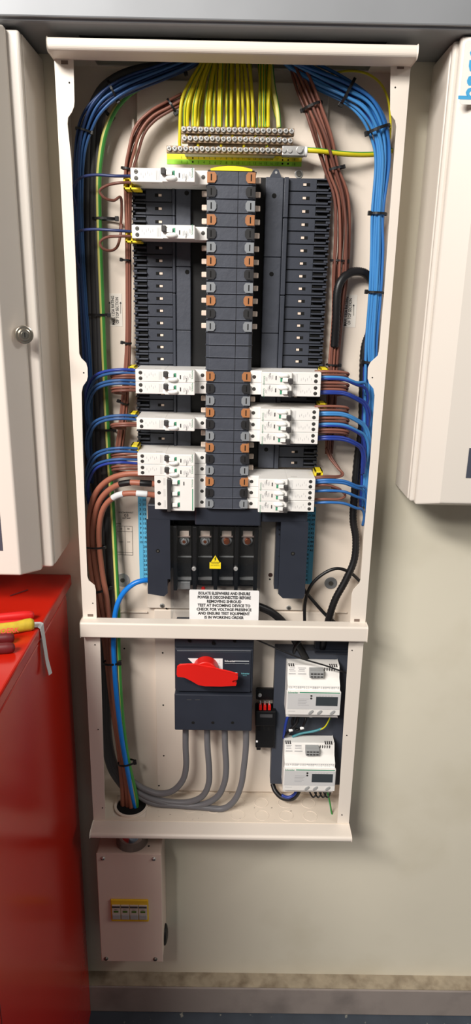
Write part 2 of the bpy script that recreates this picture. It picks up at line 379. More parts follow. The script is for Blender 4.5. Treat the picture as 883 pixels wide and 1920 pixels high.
# yellow end cap
m = MB(); cz = rz(0)+.0095
m.prism([(x*.028+.0005, cz+(1-x*x)*.0035+.001) for x in [-1+.2*k for k in range(11)]]+[(.0285, cz-.0005), (-.0275, cz-.0005)], 'y', DP-.001, .05)
obj('end_cap', m, yel, pan, .0006)
COVL = {0, 4, 15, 16, 19, 22, 23, 24, 25, 26}; COVR = {15, 16, 18, 19, 20, 24, 25, 26}
for i in range(27):
    if 12 <= i <= 14: continue
    for s in (-1, 1):
        x0 = -.0322 if s < 0 else .0332
        z = rz(i); w = .0138; sg = 1 if s < 0 else -1
        poly = [(x0, z-.0062), (x0+sg*.0095, z-.0062), (x0+sg*.0118, z-.003), (x0+sg*.0118, z+.003), (x0+sg*.0095, z+.0062), (x0, z+.0062)]
        t = obj('phase_tab', MB().prism(poly, 'y', DP-.0022, DP+.004), tabs[i % 3], pan, .0006, label=('brown', 'black', 'grey')[i % 3]+' phase tab')
        obj('tab_slot', MB().box(x0+sg*.0045, x0+sg*.0060, DP-.0026, DP-.002, z-.0042, z+.0042), hole, t)
        if i not in (COVL if s < 0 else COVR):
            xo = -.0325 if s < 0 else .0335
            obj('contact_blade', MB().box(xo+s*.0005, xo+s*.0085, .024, .030, z-.004, z+.0035), copper, pan, .001)
# trays
# left tray: columns (x in metres at the tray plane)
def tray(sgn, xs, rows, ztop, zbot, xslot, last):
    # xs: inner edge, panel inner, panel outer, rib outer, clip start, outer edge
    xi, pi_, po, ro, cs, oe = xs
    B = lambda a, b, y0, y1, z0, z1, mi=0: MB().box(a, b, y0, y1, z0, z1, mi)
    obj('tray_base', B(xi, oe, TY+.003, PYF, zbot, ztop), black, pan)
    cuts = [ztop, rz(3)-.009+.003, rz(6)-.007, rz(11)-.009, rz(14)-.010] if sgn < 0 else [ztop, rz(5)-.009, rz(11)-.011, rz(14)-.010]
    if last: cuts.append(zbot)
    for a, b in zip(cuts, cuts[1:]):
        obj('cover_panel', B(pi_, po, TY-.006, TY+.003, b+.0004, a-.0004), slate2, pan, .001)
    cuts = [ztop, rz(2)-.009, rz(8)-.009, rz(14)-.010]+([zbot] if last else [])
    for a, b in zip(cuts, cuts[1:]):
        obj('tray_rib', B(po+sgn*.0006, ro, TY-.009, TY+.003, b+.0004, a-.0004), slate, pan, .0012)
    for i in rows:
        z = rz(i)+.001; hh = .0083
        w = obj('way_module', B(ro+sgn*.0008, cs, TY-.001, TY+.003, z-hh, z+hh).box(cs, oe-sgn*.004, TY-.001, TY+.003, z-hh, z-hh+.003).box(cs, oe-sgn*.002, TY-.006, TY+.003, z-.0012, z+.0012)
                .box(cs, oe, TY-.003, TY+.003, z+hh-.0022, z+hh).box(oe-sgn*.006, oe, TY-.007, TY+.003, z+.0012, z+.0045).box(oe-sgn*.004, oe+sgn*.001, TY-.005, TY+.003, z-.006, z-.0035), slate, pan, .0004)
        obj('slot', B(xslot-.0052, xslot+.0052, TY-.0013, TY-.0008, z-.0022, z+.0022), hole, w)
        xa = xslot+.0002 if sgn < 0 else xslot-.0048
        obj('contact', B(xa, xa+.0046, TY-.0018, TY-.0010, z-.0016, z+.0016), copper, w)
        for dz in (.0036, -.0040): obj('clip_recess', B(cs+sgn*.0008, oe-sgn*.0065, TY+.0005, TY+.0025, z+dz-.0020, z+dz+.0020), hole, w)
tray(-1, (-.036, -.0585, -.0805, -.0855, -.1245, -.1445), [0, 1, 2, 3, 4]+list(range(5, 15))+[15, 16, 17, 18, 19, 20, 21, 22], rz(0)+.004, rz(23), -.106, True)
tray(1, (.037, .0500, .0760, .0835, .1245, .1460), list(range(0, 24)), rz(0)+.010, rz(23)-.008, .1095, True)
m = MB().prism([(-.0075+.0640, rz(0)+.010), (.0075+.0640, rz(0)+.010), (.0675, rz(0)+.0185), (.0645, rz(0)+.0200), (.0615, rz(0)+.0185)], 'y', TY-.006, TY+.002)
o = obj('fixing_lug', m, slate, pan, .0006); obj('screw_hole', MB().cyl((.0645, TY-.0062, rz(0)+.0155), (0, -1, 0), .0018, .0004, 12), steel, o)
dm = MB()
for x, y, Y in ((351, 510, TY-.006), (350, 362, TY-.006), (514, 367, TY-.006), (509, 514, TY-.006), (499, 843, TY-.006)):
    p = at(x, y, Y); dm.cyl((p.x, Y+.0002, p.z), (0, -1, 0), .0033, .0005, 16)
obj('screw_recess', dm, hole, pan)
# lower shroud (U shape)
SY = .018
zc0, zc1 = Z_(430, 948, SY), Z_(430, 978, SY)
lx0, lx1 = X_(278, 1040, SY), X_(321, 1040, SY); rx0, rx1 = X_(530, 1040, SY), X_(573, 1040, SY)
sh = obj('lower_shroud', MB().box(lx0, rx1, SY, PYF, zc1, zc0), navy, pan, .0025)
zl = Z_(300, 1115, SY)
obj('shroud_leg', MB().prism([(lx0, zl+.003), (lx0+.024, zl-.001), (lx0+.029, zl+.004), (lx0+.029, zl+.03), (lx0+.034, zl+.03), (lx0+.034, zc1), (lx0, zc1)], 'y', SY, PYF), navy, pan, .002)
obj('shroud_leg', MB().prism([(rx0-.003, zl+.006), (rx0+.004, zl-.001), (rx1-.002, zl-.001), (rx1, zl+.003), (rx1, zc1), (rx0-.003, zc1)], 'y', SY, PYF), navy, pan, .002)
ch = obj('shroud_leg', MB().box(X_(516, 1040, .045), rx0-.003, .045, PYF, Z_(520, 1105, .045), zc1), navy, pan, .001)
dm = MB()
for y in (993, 1002, 1043, 1059, 1075, 1091): p = at(524, y, .045); dm.cyl((p.x, .0452, p.z), (0, -1, 0), .0017, .0005, 12)
obj('peg_hole', dm, hole, ch)
obj('shroud_bridge', MB().box(X_(365, 960, SY-.006), X_(490, 960, SY-.006), SY-.006, SY+.004, Z_(430, 986, SY-.006), Z_(430, 952, SY-.006)), navy, pan, .0025)
for x, y in ((296, 1033), (549, 1038)):
    p = at(x, y, SY); q = obj('shroud_screw', MB().cyl((p.x, SY+.0003, p.z), (0, -1, 0), .0033, .0006, 16), hole, pan); obj('screw_head', MB().cyl((p.x, SY-.0002, p.z), (0, -1, 0), .0018, .0008, 12), screwm, q)
for sx, sgn in ((-.0585, -1), (.0500, 1)):
    pass

# ---------------------------------------------------------------- circuit breakers
NF = -.011; TF = -.004; IF = .008; BB = .056       # faces: nose, terminal block, inner step; back
def screw(mb, x, z, Y, r=.0029):
    ring(mb, (x, Y+.0004, z), (0, -1, 0), r, .0007, .0008, 16)
    return mb
def rcbo(u, root, rows=1, xo=-.1055, three=False):
    """u=+1: terminals on the left; u=-1: the same turned half round. x measured from the column-side end."""
    X = lambda x: u*x
    B = lambda a, b, y0, y1, z0, z1: (X(a), X(b), y0, y1, u*z0, u*z1)
    n0, n1 = (-.062, -.0175) if not three else (-.0575, -.0175)
    hz = .0088 if not three else .0268
    mb = MB(); mb.box(*B(xo, n0, TF, BB, -hz, hz)); mb.box(*B(n0, 0, IF, BB, -hz, hz)); obj('body', mb, brk, root, .0006)
    nose = obj('nose', MB().box(*B(n0, n1, NF, IF+.001, -hz-.0001, hz+.0001)), brk, root, .0009)
    zs = [0] if not three else [-.018, 0, .018]
    for z in zs:
        for (x, zz, Y) in ([(xo+.0075, z+.0040, TF), (xo+.0075, z-.0042, TF)] if not three else [(xo+.0070, z, TF)])+[(-.0068, z+.0005, IF)]:
            s = obj('terminal_screw', MB().cyl((X(x), Y+.0003, u*zz), (0, -1, 0), .0028, .0005, 16), tog, root)
            obj('screw_head', MB().cyl((X(x), Y-.0001, u*zz), (0, -1, 0), .0019, .0006, 12), screwm, s)
            obj('screw_drive', MB().box(X(x)-.0014, X(x)+.0014, Y-.0009, Y-.0006, u*zz-.0003, u*zz+.0003), hole, s)
        # toggle window, flag, knob
        obj('toggle_recess', MB().box(*B(n0+.004, n0+.0175, NF-.0004, NF+.002, z-.0022 if not three else z-.004, z+.0058)), brk2, nose, .0003)
        obj('toggle', MB().box(*B(n0+.006, n0+.014, NF-.0050, NF, z-.0012, z+.0046)), toggle_w, nose, .0008)
        obj('indicator_flag', MB().box(*B(n0+.0145, n0+.0172, NF-.0008, NF, z-.0018, z+.0048)), green, nose)
        if not three:
            obj('toggle_knob', MB().box(*B(n0-.0012, n0+.0052, NF-.0065, NF+.001, z-.0006, z+.0078)), tog, nose, .0012)
            t = MB().ell((X(n0+.0125), NF-.0006, u*(z-.0044)), .0082, .0050, .0042); obj('test_button', t, toggle_w, nose, smooth=True)
    if three:
        obj('toggle_bar', MB().box(*B(n0-.0018, n0+.0042, NF-.0085, NF+.001, -hz+.0005, hz-.0005)), tog, nose, .0012)
        obj('green_stripe', MB().box(*B(n1-.0036, n1-.0022, NF-.0003, NF, -.0255, .009)), green, nose)
    lm = MB(); 
    for z in zs[-1:]: lm.box(*B(n0+.0228, n0+.0244, NF-.0003, NF, z-.0035, z+.0022))
    obj('status_slot', lm, tog, nose)
    gm = MB(); rnd = random.Random(3)
    if not three:
        for k in range(7):
            x = n0+.028+.0017*k; a = rnd.uniform(-.006, -.001); gm.box(*B(x, x+.0006, NF-.0002, NF, a, a+rnd.uniform(.003, .008)))
        for k in range(3): gm.box(*B(n0-.0045-.002*k, n0-.0040-.002*k, TF-.0002, TF, -.006, .006))
        for k in range(6):
            x = xo+.0140+.0030*k; a = rnd.uniform(-.005, .002); gm.box(*B(x, x+.0004, TF-.0002, TF, a, a+.0035))
    else:
        for z in zs: obj('printed_line', MB().box(*B(n0-.0060, n0-.0056, TF-.0002, TF, z-.006, z+.006)), greyink, nose); obj('printed_line', MB().box(*B(n0-.0080, n0-.0076, TF-.0002, TF, z-.006, z+.006)), greyink, nose)
    if not three: obj('printed_marks', gm, greyink, nose)
    if not three:   # moulded clips on the upper and lower flanks
        for sg in (1, -1):
            obj('flank_clip', MB().box(*B(-.078, -.068, TF+.006, TF+.014, sg*(hz-.001), sg*(hz+.0001))), brk2, root); obj('flank_clip', MB().box(*B(-.022, -.014, IF+.008, IF+.016, sg*(hz-.001), sg*(hz+.0001))), brk2, root)
    o = V((X(n1-.0035), NF-.0003, u*(.0035 if not three else .0185)))
    text('Schneider', .0034, o, green, nose, (0, 0, u), (-u, 0, 0), name='maker_lettering')
    if not three: text('30mA', .0026, (X(n1-.012), NF-.0003, u*(-.005)), ink, nose, (0, 0, u), (-u, 0, 0), name='rating_lettering')
LX, RX = -.0315, .0325
gl = 'residual current breakers on the left of the busbar'; gr = 'residual current breakers on the right of the busbar'
llab = {0: 'white residual current breaker at the very top of the left column of breakers', 4: 'white residual current breaker standing alone, second from the top in the left column',
        15: 'upper one of the first touching pair of white residual current breakers, left of the column', 16: 'lower one of the first touching pair of white residual current breakers, left of the column',
        19: 'single white residual current breaker left of the column between two bare black gaps', 22: 'upper of two white residual current breakers stacked above the three pole breaker, left side',
        23: 'white residual current breaker on the left resting directly on the three pole breaker'}
rlab = {15: 'topmost white residual current breaker on the right of the column', 16: 'second white residual current breaker from the top on the right of the column',
        18: 'top one of the middle stack of three white breakers right of the column', 19: 'middle one of the middle stack of three white breakers right of the column', 20: 'bottom one of the middle stack of three white breakers right of the column',
        24: 'top one of the lowest stack of three white breakers right of the column', 25: 'middle one of the lowest stack of three white breakers right of the column', 26: 'bottom one of the lowest stack of three white breakers right of the column'}
protoL = protoR = None
for i, lb in llab.items():
    loc = (LX, .03, rz(i))
    if protoL is None: protoL = thing('circuit_breaker', lb, 'circuit breaker', loc, gl); ORI[protoL.name] = V((0, 0, 0)); rcbo(1, protoL)
    else: dup(protoL, loc, lb)
for c in protoL.children: c.location.y = -.03
for o in bpy.data.objects:
    if o.name.startswith('circuit_breaker') and o is not protoL:
        for c in o.children: c.location.y = -.03
for i, lb in rlab.items():
    loc = (RX, .03, rz(i))
    if protoR is None:
        protoR = thing('circuit_breaker', lb, 'circuit breaker', loc, gr); ORI[protoR.name] = V((0, .03, 0)); rcbo(-1, protoR)
    else: dup(protoR, loc, lb)
tp = thing('three_pole_breaker', 'wide white three pole breaker with one joined dark toggle bar, fed by thick brown cables', 'circuit breaker', (LX, .03, rz(25)))
ORI[tp.name] = V((0, .03, 0)); rcbo(1, tp, xo=-.0800, three=True)
# yellow way markers
for (x0, x1, y, Y), lb in (((232, 247, 343, .02), 'yellow terminal carrier behind the topmost left breaker'), ((236, 249, 443, .02), 'yellow terminal carrier behind the lone second left breaker'),
        ((241, 254, 688, .02), 'yellow terminal carrier above the first pair of left breakers'), ((243, 257, 776, .02), 'yellow terminal carrier on the single left breaker between gaps'),
        ((245, 260, 836, .02), 'yellow terminal carrier above the stacked left breakers over the three pole breaker'), ((600, 616, 692, .02), 'yellow terminal carrier beside the topmost right breaker'),
        ((597, 612, 757, .02), 'yellow terminal carrier beside the middle right stack'), ((590, 605, 884, .02), 'yellow terminal carrier beside the lowest right stack')):
    a = at(x0, y, Y); b = at(x1, y, Y); z = a.z
    t = MB().box(a.x, b.x, Y-.004, .045, z-.0008, z+.0012).box(a.x, a.x+.0025, Y-.004, .045, z-.0085, z+.0012).box(b.x-.0025, b.x, Y-.004, .045, z-.0085, z+.0012).box(a.x, b.x, Y+.004, .045, z-.010, z-.0085)
    if y < 500:
        t = MB().box(a.x, b.x+.012, Y-.004, .045, z-.0085, z-.0060).box(a.x, a.x+.0025, Y-.004, .045, z-.0085, z+.0060).box(b.x-.0025, b.x, Y-.004, .045, z-.0085, z+.0060).box(a.x, b.x, Y-.004, .045, z+.0045, z+.0060)
    tag(obj('terminal_carrier', t, yel, None, .0003), lb, 'terminal carrier')

# ---------------------------------------------------------------- earth bars
EY = .034
for r, (xa, xb, y, n, lb) in enumerate(((344.5, 546.5, 243.5, 20, 'uppermost brass earth terminal bar with a row of zinc screws'), (346, 544, 261, 20, 'middle earth terminal bar with a row of zinc screws'), (317.5, 543, 280, 23, 'lowest and longest earth terminal bar, ending in a large clamp screw'))):
    Yb = EY
    a, b = at(xa, y, Yb), at(xb, y+1.5, Yb); z = (a.z+b.z)/2
    e = thing('earth_bar', lb, 'terminal bar', ((a.x+b.x)/2, Yb+.01, z-.004))
    obj('bar', MB().box(a.x-.004, b.x+.004, Yb, Yb+.010, z-.0052, z+.0038), mat('brass_bar', (150, 128, 104), .4, .6, var=.15), e, .0006)
    for k in range(n):
        x = a.x+(b.x-a.x)*k/(n-1); j = random.uniform(-.0003, .0003)
        s = obj('terminal_screw', MB().cyl((x, Yb, z+j), (0, -1, 0), .0036, .0035, 16, .0032), steel, e, .0003)
        ang = random.uniform(0, PI); dx, dz = .0020*math.cos(ang), .0020*math.sin(ang)
        sl = MB(); 
        for (qx, qz) in ((dx, dz), (-dz, dx)):
            n_ = V((-qz, 0, qx)).normalized()*.0004; c0 = V((x, Yb-.0037, z+j)); d0 = V((qx, 0, qz))
            sl.add([c0-d0-n_, c0+d0-n_, c0+d0+n_, c0-d0+n_], [(0, 1, 2, 3)])
        obj('cross_slot', sl, tog, s)
    for q in ((xa+12, y), (xb-12, y)) if r < 2 else ():
        p = at(q[0], q[1]+9, Yb+.012); obj('bar_support', MB().box(p.x-.004, p.x+.004, Yb+.010, PYF, p.z-.006, p.z+.006), brk2, e)
    if r == 2:
        p = at(562, 281, Yb-.002); obj('end_clamp', MB().box(X_(529, 281, Yb), X_(571, 281, Yb), Yb-.003, Yb+.012, z-.0062, z+.0062), steel, e, .001)
        s = obj('clamp_screw', MB().cyl((X_(561, 281, Yb), Yb-.003, z+.001), (0, -1, 0), .0045, .0035, 20), steel, e, .0005)
        for kx in (532, 543): obj('terminal_screw', MB().cyl((X_(kx, 283, Yb), Yb-.003, z), (0, -1, 0), .0030, .002, 16), steel, e)
        obj('cable_collar', MB().cyl((X_(571, 281, Yb), Yb+.004, z), (1, 0, 0), .0068, .004, 20), paper, e, .001)
        obj('bar_support', MB().box(a.x+.02, b.x-.02, Yb+.010, PYF, z-.004, z+.002), brk2, e)
Y = PYF-.0006
a, b = at(313, 288, Y), at(565, 311, Y); zmid = Z_(441, 301, Y)
es = thing('earth_number_strip', 'yellow and lime green numbered strip under the earth terminal bars', 'label', ((a.x+b.x)/2, PYF, b.z))
obj('yellow_band', MB().box(a.x, b.x, Y-.0004, PYF, zmid, Z_(441, 286, Y)), ylabel, es); obj('green_band', MB().box(a.x, b.x, Y-.0004, PYF, Z_(441, 310, Y), zmid), glabel, es)
k = 0
for i in range(23):
    x = a.x+(b.x-a.x)*(i+.6)/24
    if i in (4, 20, 21): 
        obj('printed_dot', MB().cyl((x, Y-.0003, zmid-.003), (0, -1, 0), .0013, .0004, 12).cyl((x, Y-.0003, zmid+.002), (0, -1, 0), .0011, .0004, 12).cyl((x, Y-.0003, zmid+.006), (0, -1, 0), .0011, .0004, 12), hole, es); continue
    if i < 2: continue
    k += 1; text(str(k), .0050, (x, Y-.0007, zmid-.0035), mat('dark_green_ink', (70, 110, 30), .6) if k == 1 else MATS['dark_green_ink'], es, name='printed_number')
    text(str(k), .0045, (x, Y-.0007, zmid+.0025), MATS['dark_green_ink'], es, name='printed_number')

# ---------------------------------------------------------------- wires
# yellow-green earth wires
bots = [337, 345.5, 351.5, 362, 366, 370.5, 386, 392, 401, 410, 413.5, 425, 433.5, 446.5, 455, 465.5, 474, 487, 494, 497.5, 503]
tops = [377, 383, 383, 388, 390, 395, 400, 403, 406, 413, 416, 428, 434, 445, 452, 458, 467, 489, 494, 501, 507]
ye = 'yellow earth wires rising from the terminal bars'
for k, (b_, t_) in enumerate(zip(bots, tops)):
    TW[0] = 0; SW[0] = .05
    rowy = 239; 
    if k == 0: rowy = 276
    dy = random.uniform(-.004, .004)
    lean = (t_-b_)*.35
    wire('earth_wire', [(b_, rowy, EY+.004), (b_, rowy-22, EY+.004+dy), (b_+lean*.25, 190, EY+dy), (b_+lean*1.5, 150, .042+dy), (t_, 118, .050+dy), (t_, 106, .050+dy)], .00225, [yelw, grnw],
         ('leftmost yellow earth wire, running past the upper bars to the lowest earth bar' if k == 0 else 'thin yellow earth wire rising from the earth bars to the top of the enclosure'),
         'wire', None if k == 0 else ye, 6, 10, stripe=random.randrange(10))
SW[0] = .05
for k in range(9):   # wires that drop behind to the middle and lower bars
    x = 350+k*21.5
    wire('earth_wire', [(x, 276 if k % 2 else 257, EY+.005), (x, 235, .044), (x+(430-x)*.12, 190, .052), (x+(440-x)*.25, 120, .058), (x+(440-x)*.25, 108, .058)], .0021, [yelw, grnw],
         'yellow earth wire passing behind the upper bar to a lower earth bar', 'wire', 'earth wires behind the upper bar', 6, 8, stripe=k)
TW[0] = 0; SW[0] = .5
wire('earth_cable', [(523, 240, EY+.004), (520, 205, .04), (512, 160, .048), (508, 120, .055), (507, 108, .055)], .0034, [grnw, pale], 'green and yellow earth cable at the right end of the earth wires', 'cable', None, 8, 12, stripe=2)
TW[0] = .0
wire('earth_cable', [(572, 281, EY+.004), (600, 283, .036), (640, 288, .045), (680, 290, .055), (712, 288, .062), (735, 282, .066)], .0036, [yelw, grnw], 'yellow and green earth cable running right from the large clamp screw behind the blue wires', 'cable', None, 8, 12, stripe=4)
wire('earth_wire', [(618, 140, .050), (650, 133, .045), (685, 137, .042), (712, 155, .04), (727, 185, .04), (732, 225, .045), (731, 260, .05)], .0016, yelw, 'single thin olive yellow wire arching over the right blue bundle', 'wire', None, 8, 8)

def bundle(name, line, n, r, mats, label, group, cat='wire', seed=1, flatten=1.0, twist=.15, loose=.25, fan=None):
    rnd = random.Random(seed); offs = []
    k = 0; golden = 2.39996
    for i in range(n): rr = math.sqrt((i+.35)/n); offs.append((rr*math.cos(i*golden), rr*math.sin(i*golden)))
    pts = [at(p[0], p[1], p[2]) for p in line]; rad = [p[3] for p in line]
    T = [(pts[min(i+1, len(pts)-1)]-pts[max(i-1, 0)]).normalized() for i in range(len(pts))]
    out = []
    for w, (ox, oy) in enumerate(offs):
        ph = rnd.uniform(0, 6.28); P = []
        for i, p in enumerate(pts):
            side = T[i].cross(V((0, 1, 0))).normalized(); dep = side.cross(T[i]).normalized()
            a = twist*i; x = ox*math.cos(a)-oy*math.sin(a); y = ox*math.sin(a)+oy*math.cos(a)
            x += rnd.uniform(-loose, loose)*.5; y += rnd.uniform(-loose, loose)*.5
            P.append(p+side*x*rad[i]+dep*y*rad[i]*flatten)
        m = mats[w % len(mats)]; 
        for q in P: q.y = min(q.y, BY-r-.0005)
        out.append(wire(name, P, r, m, label, cat, group, 6, 8, world=True))
    return out
def tie(x, y, Y, ang, hw, hd, label, hx=1, w=.0028, hs=1):
    """zip tie round a bundle: ang = direction of the bundle in the picture plane (degrees from vertical)"""
    p = at(x, y, Y); a = math.radians(ang); t = V((math.sin(a), 0, math.cos(a))); s = V((math.cos(a), 0, -math.sin(a))); d = V((0, 1, 0))
    mb = MB(); n = 24; P = []
    for k in range(n):
        q = 2*PI*k/n; c = s*math.cos(q)*hw+d*math.sin(q)*hd
        for e, ww in ((1.0, -w/2), (1.0, w/2), (1+.0011/hw, w/2), (1+.0011/hw, -w/2)): P.append(p+V((c.x*e, c.y*e, c.z*e))+t*ww)
    fs = [(4*k+j, 4*k+(j+1) % 4, 4*((k+1) % n)+(j+1) % 4, 4*((k+1) % n)+j) for k in range(n) for j in range(4)]
    mb.add(P, fs); o = obj('cable_tie', mb, blackc); tag(o, label, 'cable tie', None)
    c = p+s*hx*(hw+.0010)-d*.002; b = MB(); hs_ = .0026*hs
    vs = [c+s*i*hs_*.8+t*j*hs_+d*k*.0026 for i in (-1, 1) for j in (-1, 1) for k in (-1, 1)]
    b.add(vs, [(0, 1, 3, 2), (4, 6, 7, 5), (0, 4, 5, 1), (2, 3, 7, 6), (0, 2, 6, 4), (1, 5, 7, 3)])
    obj('tie_head', b, blackc, o, .0006)
    return o
# left blue bundle
bundle('neutral_wire', [(372, 108, .047, .008), (352, 119, .044, .009), (300, 138, .038, .010), (235, 162, .034, .012), (192, 192, .034, .012), (164, 232, .038, .0105), (149, 300, .043, .0075), (148, 420, .05, .0065), (155, 560, .055, .0055),
    (163, 690, .058, .007), (166, 800, .060, .006), (170, 905, .062, .005)], 13, .0020, [leftblue[1], leftblue[0], leftblue[1]], 'blue neutral wire in the bundle sweeping down the left side of the enclosure', 'blue neutral wires of the left bundle', seed=3, flatten=.8)
tie(212, 171, .035, 62, .0140, .011, 'black zip tie on the left blue bundle just before it turns down')
tie(157, 245, .039, 14, .0110, .010, 'black zip tie on the left blue bundle where it starts to run vertically')
tie(345, 122, .050, 76, .0105, .010, 'black zip tie on the left blue bundle close to the top cap')
# dark grey cables behind, left
for k, (dx, dd, y0) in enumerate(((-8, 0, 130), (1, .001, 136), (10, .0005, 146))):
    wire('grey_cable', [(372-k*8, 108, .055), (338-k*8, 121+k*3, .052), (270+dx*.4, 129+k*6, .050), (222+dx*.5, 146+k*8, .050), (190+dx*.8, 178+k*8, .055), (176+dx, 240+k*4, .062), (172+dx, 420, .065), (176+dx, 600, .066), (181+dx, 760, .066), (186+dx, 900, .066), (192+dx, 1010, .065), (198+dx*.8, 1120, .064),
        (197+dx*.55, 1200, .060), (197+dx*.5, 1290, .058), (199+dx*.5, 1380, .055), (212+dx*.6, 1440, .048), (240+dx*.8, 1480, .043)], .0062, dgreyc,
        'thick dark grey cable running down behind the blue wires at the left', 'cable', 'dark grey cables at the left side', 6, 12)
wire('earth_cable', [(262, 163, .052), (240, 178, .05), (215, 207, .05), (197, 250, .052), (188, 300, .055), (185, 350, .057), (187, 450, .059), (191, 560, .061), (196, 690, .063), (204, 850, .062), (211, 950, .058), (217, 1060, .052), (221, 1140, .046), (222, 1220, .040), (228, 1330, .036), (239, 1420, .034), (252, 1480, .034), (256, 1510, .036), (250, 1545, .040)],
     .0042, [grnw, pale], 'green and yellow earth cable running the full height at the left into the base hole', 'cable', None, 8, 12, stripe=9)
for x, y, Y, a, hw, lb in ((196, 410, .062, 0, .022, 'black zip tie round the left grey cables and green earth cable beside the empty ways'), (180, 590, .064, 0, .024, 'black zip tie round the left grey cables level with the left rating sticker'),
                        (192, 805, .064, 0, .024, 'black zip tie round the left grey cables level with the single left breaker'), (196, 208, .058, 40, .017, 'black zip tie round the green earth cable near the upper left bend')):
    tie(x, y, Y, a, hw*.8, .009, lb, w=.0035, hs=1.3)
# brown loom left, above the trays
bundle('live_wire', [(345, 186, .045, .008), (318, 200, .042, .008), (285, 218, .040, .009), (262, 245, .040, .009), (248, 285, .042, .008), (240, 330, .045, .006), (240, 420, .052, .0035), (241, 540, .056, .003), (240, 660, .058, .0035), (232, 780, .060, .006), (222, 860, .062, .006)], 7, .0021, brownw,
       'brown live wire in the loom curving from the earth wires down the left tray edge', 'brown live wires of the left loom', seed=5)
tie(322, 199, .043, 55, .010, .009, 'black zip tie round the left brown loom beside the yellow wires', hs=1.3)
tie(239, 317, .045, 10, .0085, .008, 'black zip tie round the left brown loom above the topmost left breaker')
tie(237, 488, .054, 5, .0065, .007, 'small black zip tie at the left tray edge below the second left breaker', -1)
tie(238, 643, .058, 5, .0065, .007, 'small black zip tie at the left tray edge above the first pair of breakers', -1)
tie(232, 755, .058, 20, .008, .008, 'black zip tie round the brown wires in the gap above the single left breaker', -1)
# brown loom right
bundle('live_wire', [(552, 108, .052, .009), (556, 122, .050, .009), (570, 160, .045, .012), (588, 205, .042, .013), (608, 262, .044, .013), (622, 318, .048, .011), (637, 370, .052, .012), (641, 440, .055, .012), (636, 520, .057, .012), (631, 600, .060, .008), (624, 680, .062, .008), (620, 760, .063, .008), (616, 850, .064, .006)], 11, .0021, brownw,
       'brown live wire in the loom running from the top down the right tray edge', 'brown live wires of the right loom', seed=8)
tie(585, 200, .042, -22, .0145, .013, 'black zip tie round the right brown loom near the top, above the earth cable', -1, .0034)
tie(628, 317, .048, -14, .0115, .011, 'black zip tie round the right brown loom just below the earth cable', w=.0034)
tie(635, 489, .056, 2, .0125, .009, 'black zip tie round the right brown loom beside the middle of the right tray')
tie(624, 684, .062, 2, .0100, .008, 'black zip tie round the right brown loom above the topmost right breaker')
# blue bundle right
bundle('neutral_wire', [(535, 108, .048, .0095), (562, 126, .045, .012), (600, 146, .040, .014), (650, 170, .034, .0155), (688, 198, .033, .0155), (710, 242, .038, .0135), (717, 300, .042, .0115), (709, 400, .046, .0088), (706, 470, .048, .0100), (702, 548, .050, .0095), (695, 640, .053, .009), (693, 700, .056, .010), (691, 780, .058, .010), (687, 870, .060, .008), (682, 950, .062, .006)], 17, .0022, [bluew[0], bluew[1], bluew[2], bluew[0], bluew[2]],
       'blue neutral wire in the bundle sweeping down the right side of the enclosure', 'blue neutral wires of the right bundle', seed=11, flatten=.7)
tie(652, 172, .033, -62, .0180, .013, 'black zip tie round the right blue bundle on its slanting run below the top cap', -1, .004, 1.3)
tie(709, 243, .037, -20, .0165, .013, 'black zip tie round the right blue bundle where it turns to run down', -1, .004, 1.3)
tie(709, 401, .046, 2, .0120, .010, 'black zip tie round the right blue bundle level with the upper right tray', -1, .0034, 1.2)
tie(703, 548, .050, 2, .0125, .010, 'black zip tie round the right blue bundle beside the arched black conduit', -1, .0034, 1.2)
tie(694, 679, .054, 2, .0115, .010, 'black zip tie round the right blue bundle just above the right post bulge', -1, .0034, 1.2)

# breaker tails: left
def tail(nm, pts, m, lb, grp=None, r=.0020): wire(nm, pts, r, m, lb, 'wire', grp, 7, 8)
tail('neutral_wire', [(246, 330, .016), (215, 330, .012), (180, 328, .018), (152, 333, .030), (138, 350, .035), (139, 372, .04), (150, 400, .05)], navyw, 'thin navy wire from the topmost left breaker across to the blue bundle')
tail('neutral_wire', [(246, 434, .016), (215, 432, .012), (175, 430, .018), (148, 434, .030), (139, 450, .035), (140, 475, .04), (150, 505, .05)], navyw, 'thin navy wire from the lone second left breaker across to the blue bundle')
tail('live_wire', [(246, 342, .014), (222, 343, .012), (200, 348, .018), (187, 358, .022), (196, 371, .024), (213, 376, .03), (226, 370, .036), (228, 395, .045), (226, 430, .052)], brownw[1], 'brown wire loop from the topmost left breaker turning back to the tray')
tail('live_wire', [(246, 443, .014), (222, 443, .012), (200, 445, .018), (188, 454, .022), (193, 466, .024), (208, 470, .03), (220, 462, .038), (226, 440, .046), (228, 420, .05)], brownw[1], 'brown wire loop from the lone second left breaker turning back to the tray')
lrow = {15: ((694, 700), (703, 708)), 16: ((714, 720), (726, 732)), 19: ((780, 786), (794, 798)), 22: ((841, 847), (851, 857)), 23: ((862, 868), (873, 879))}
nth = {15: 'the upper breaker of the first left pair', 16: 'the lower breaker of the first left pair', 19: 'the single left breaker between gaps', 22: 'the upper breaker above the three pole breaker', 23: 'the breaker resting on the three pole breaker'}
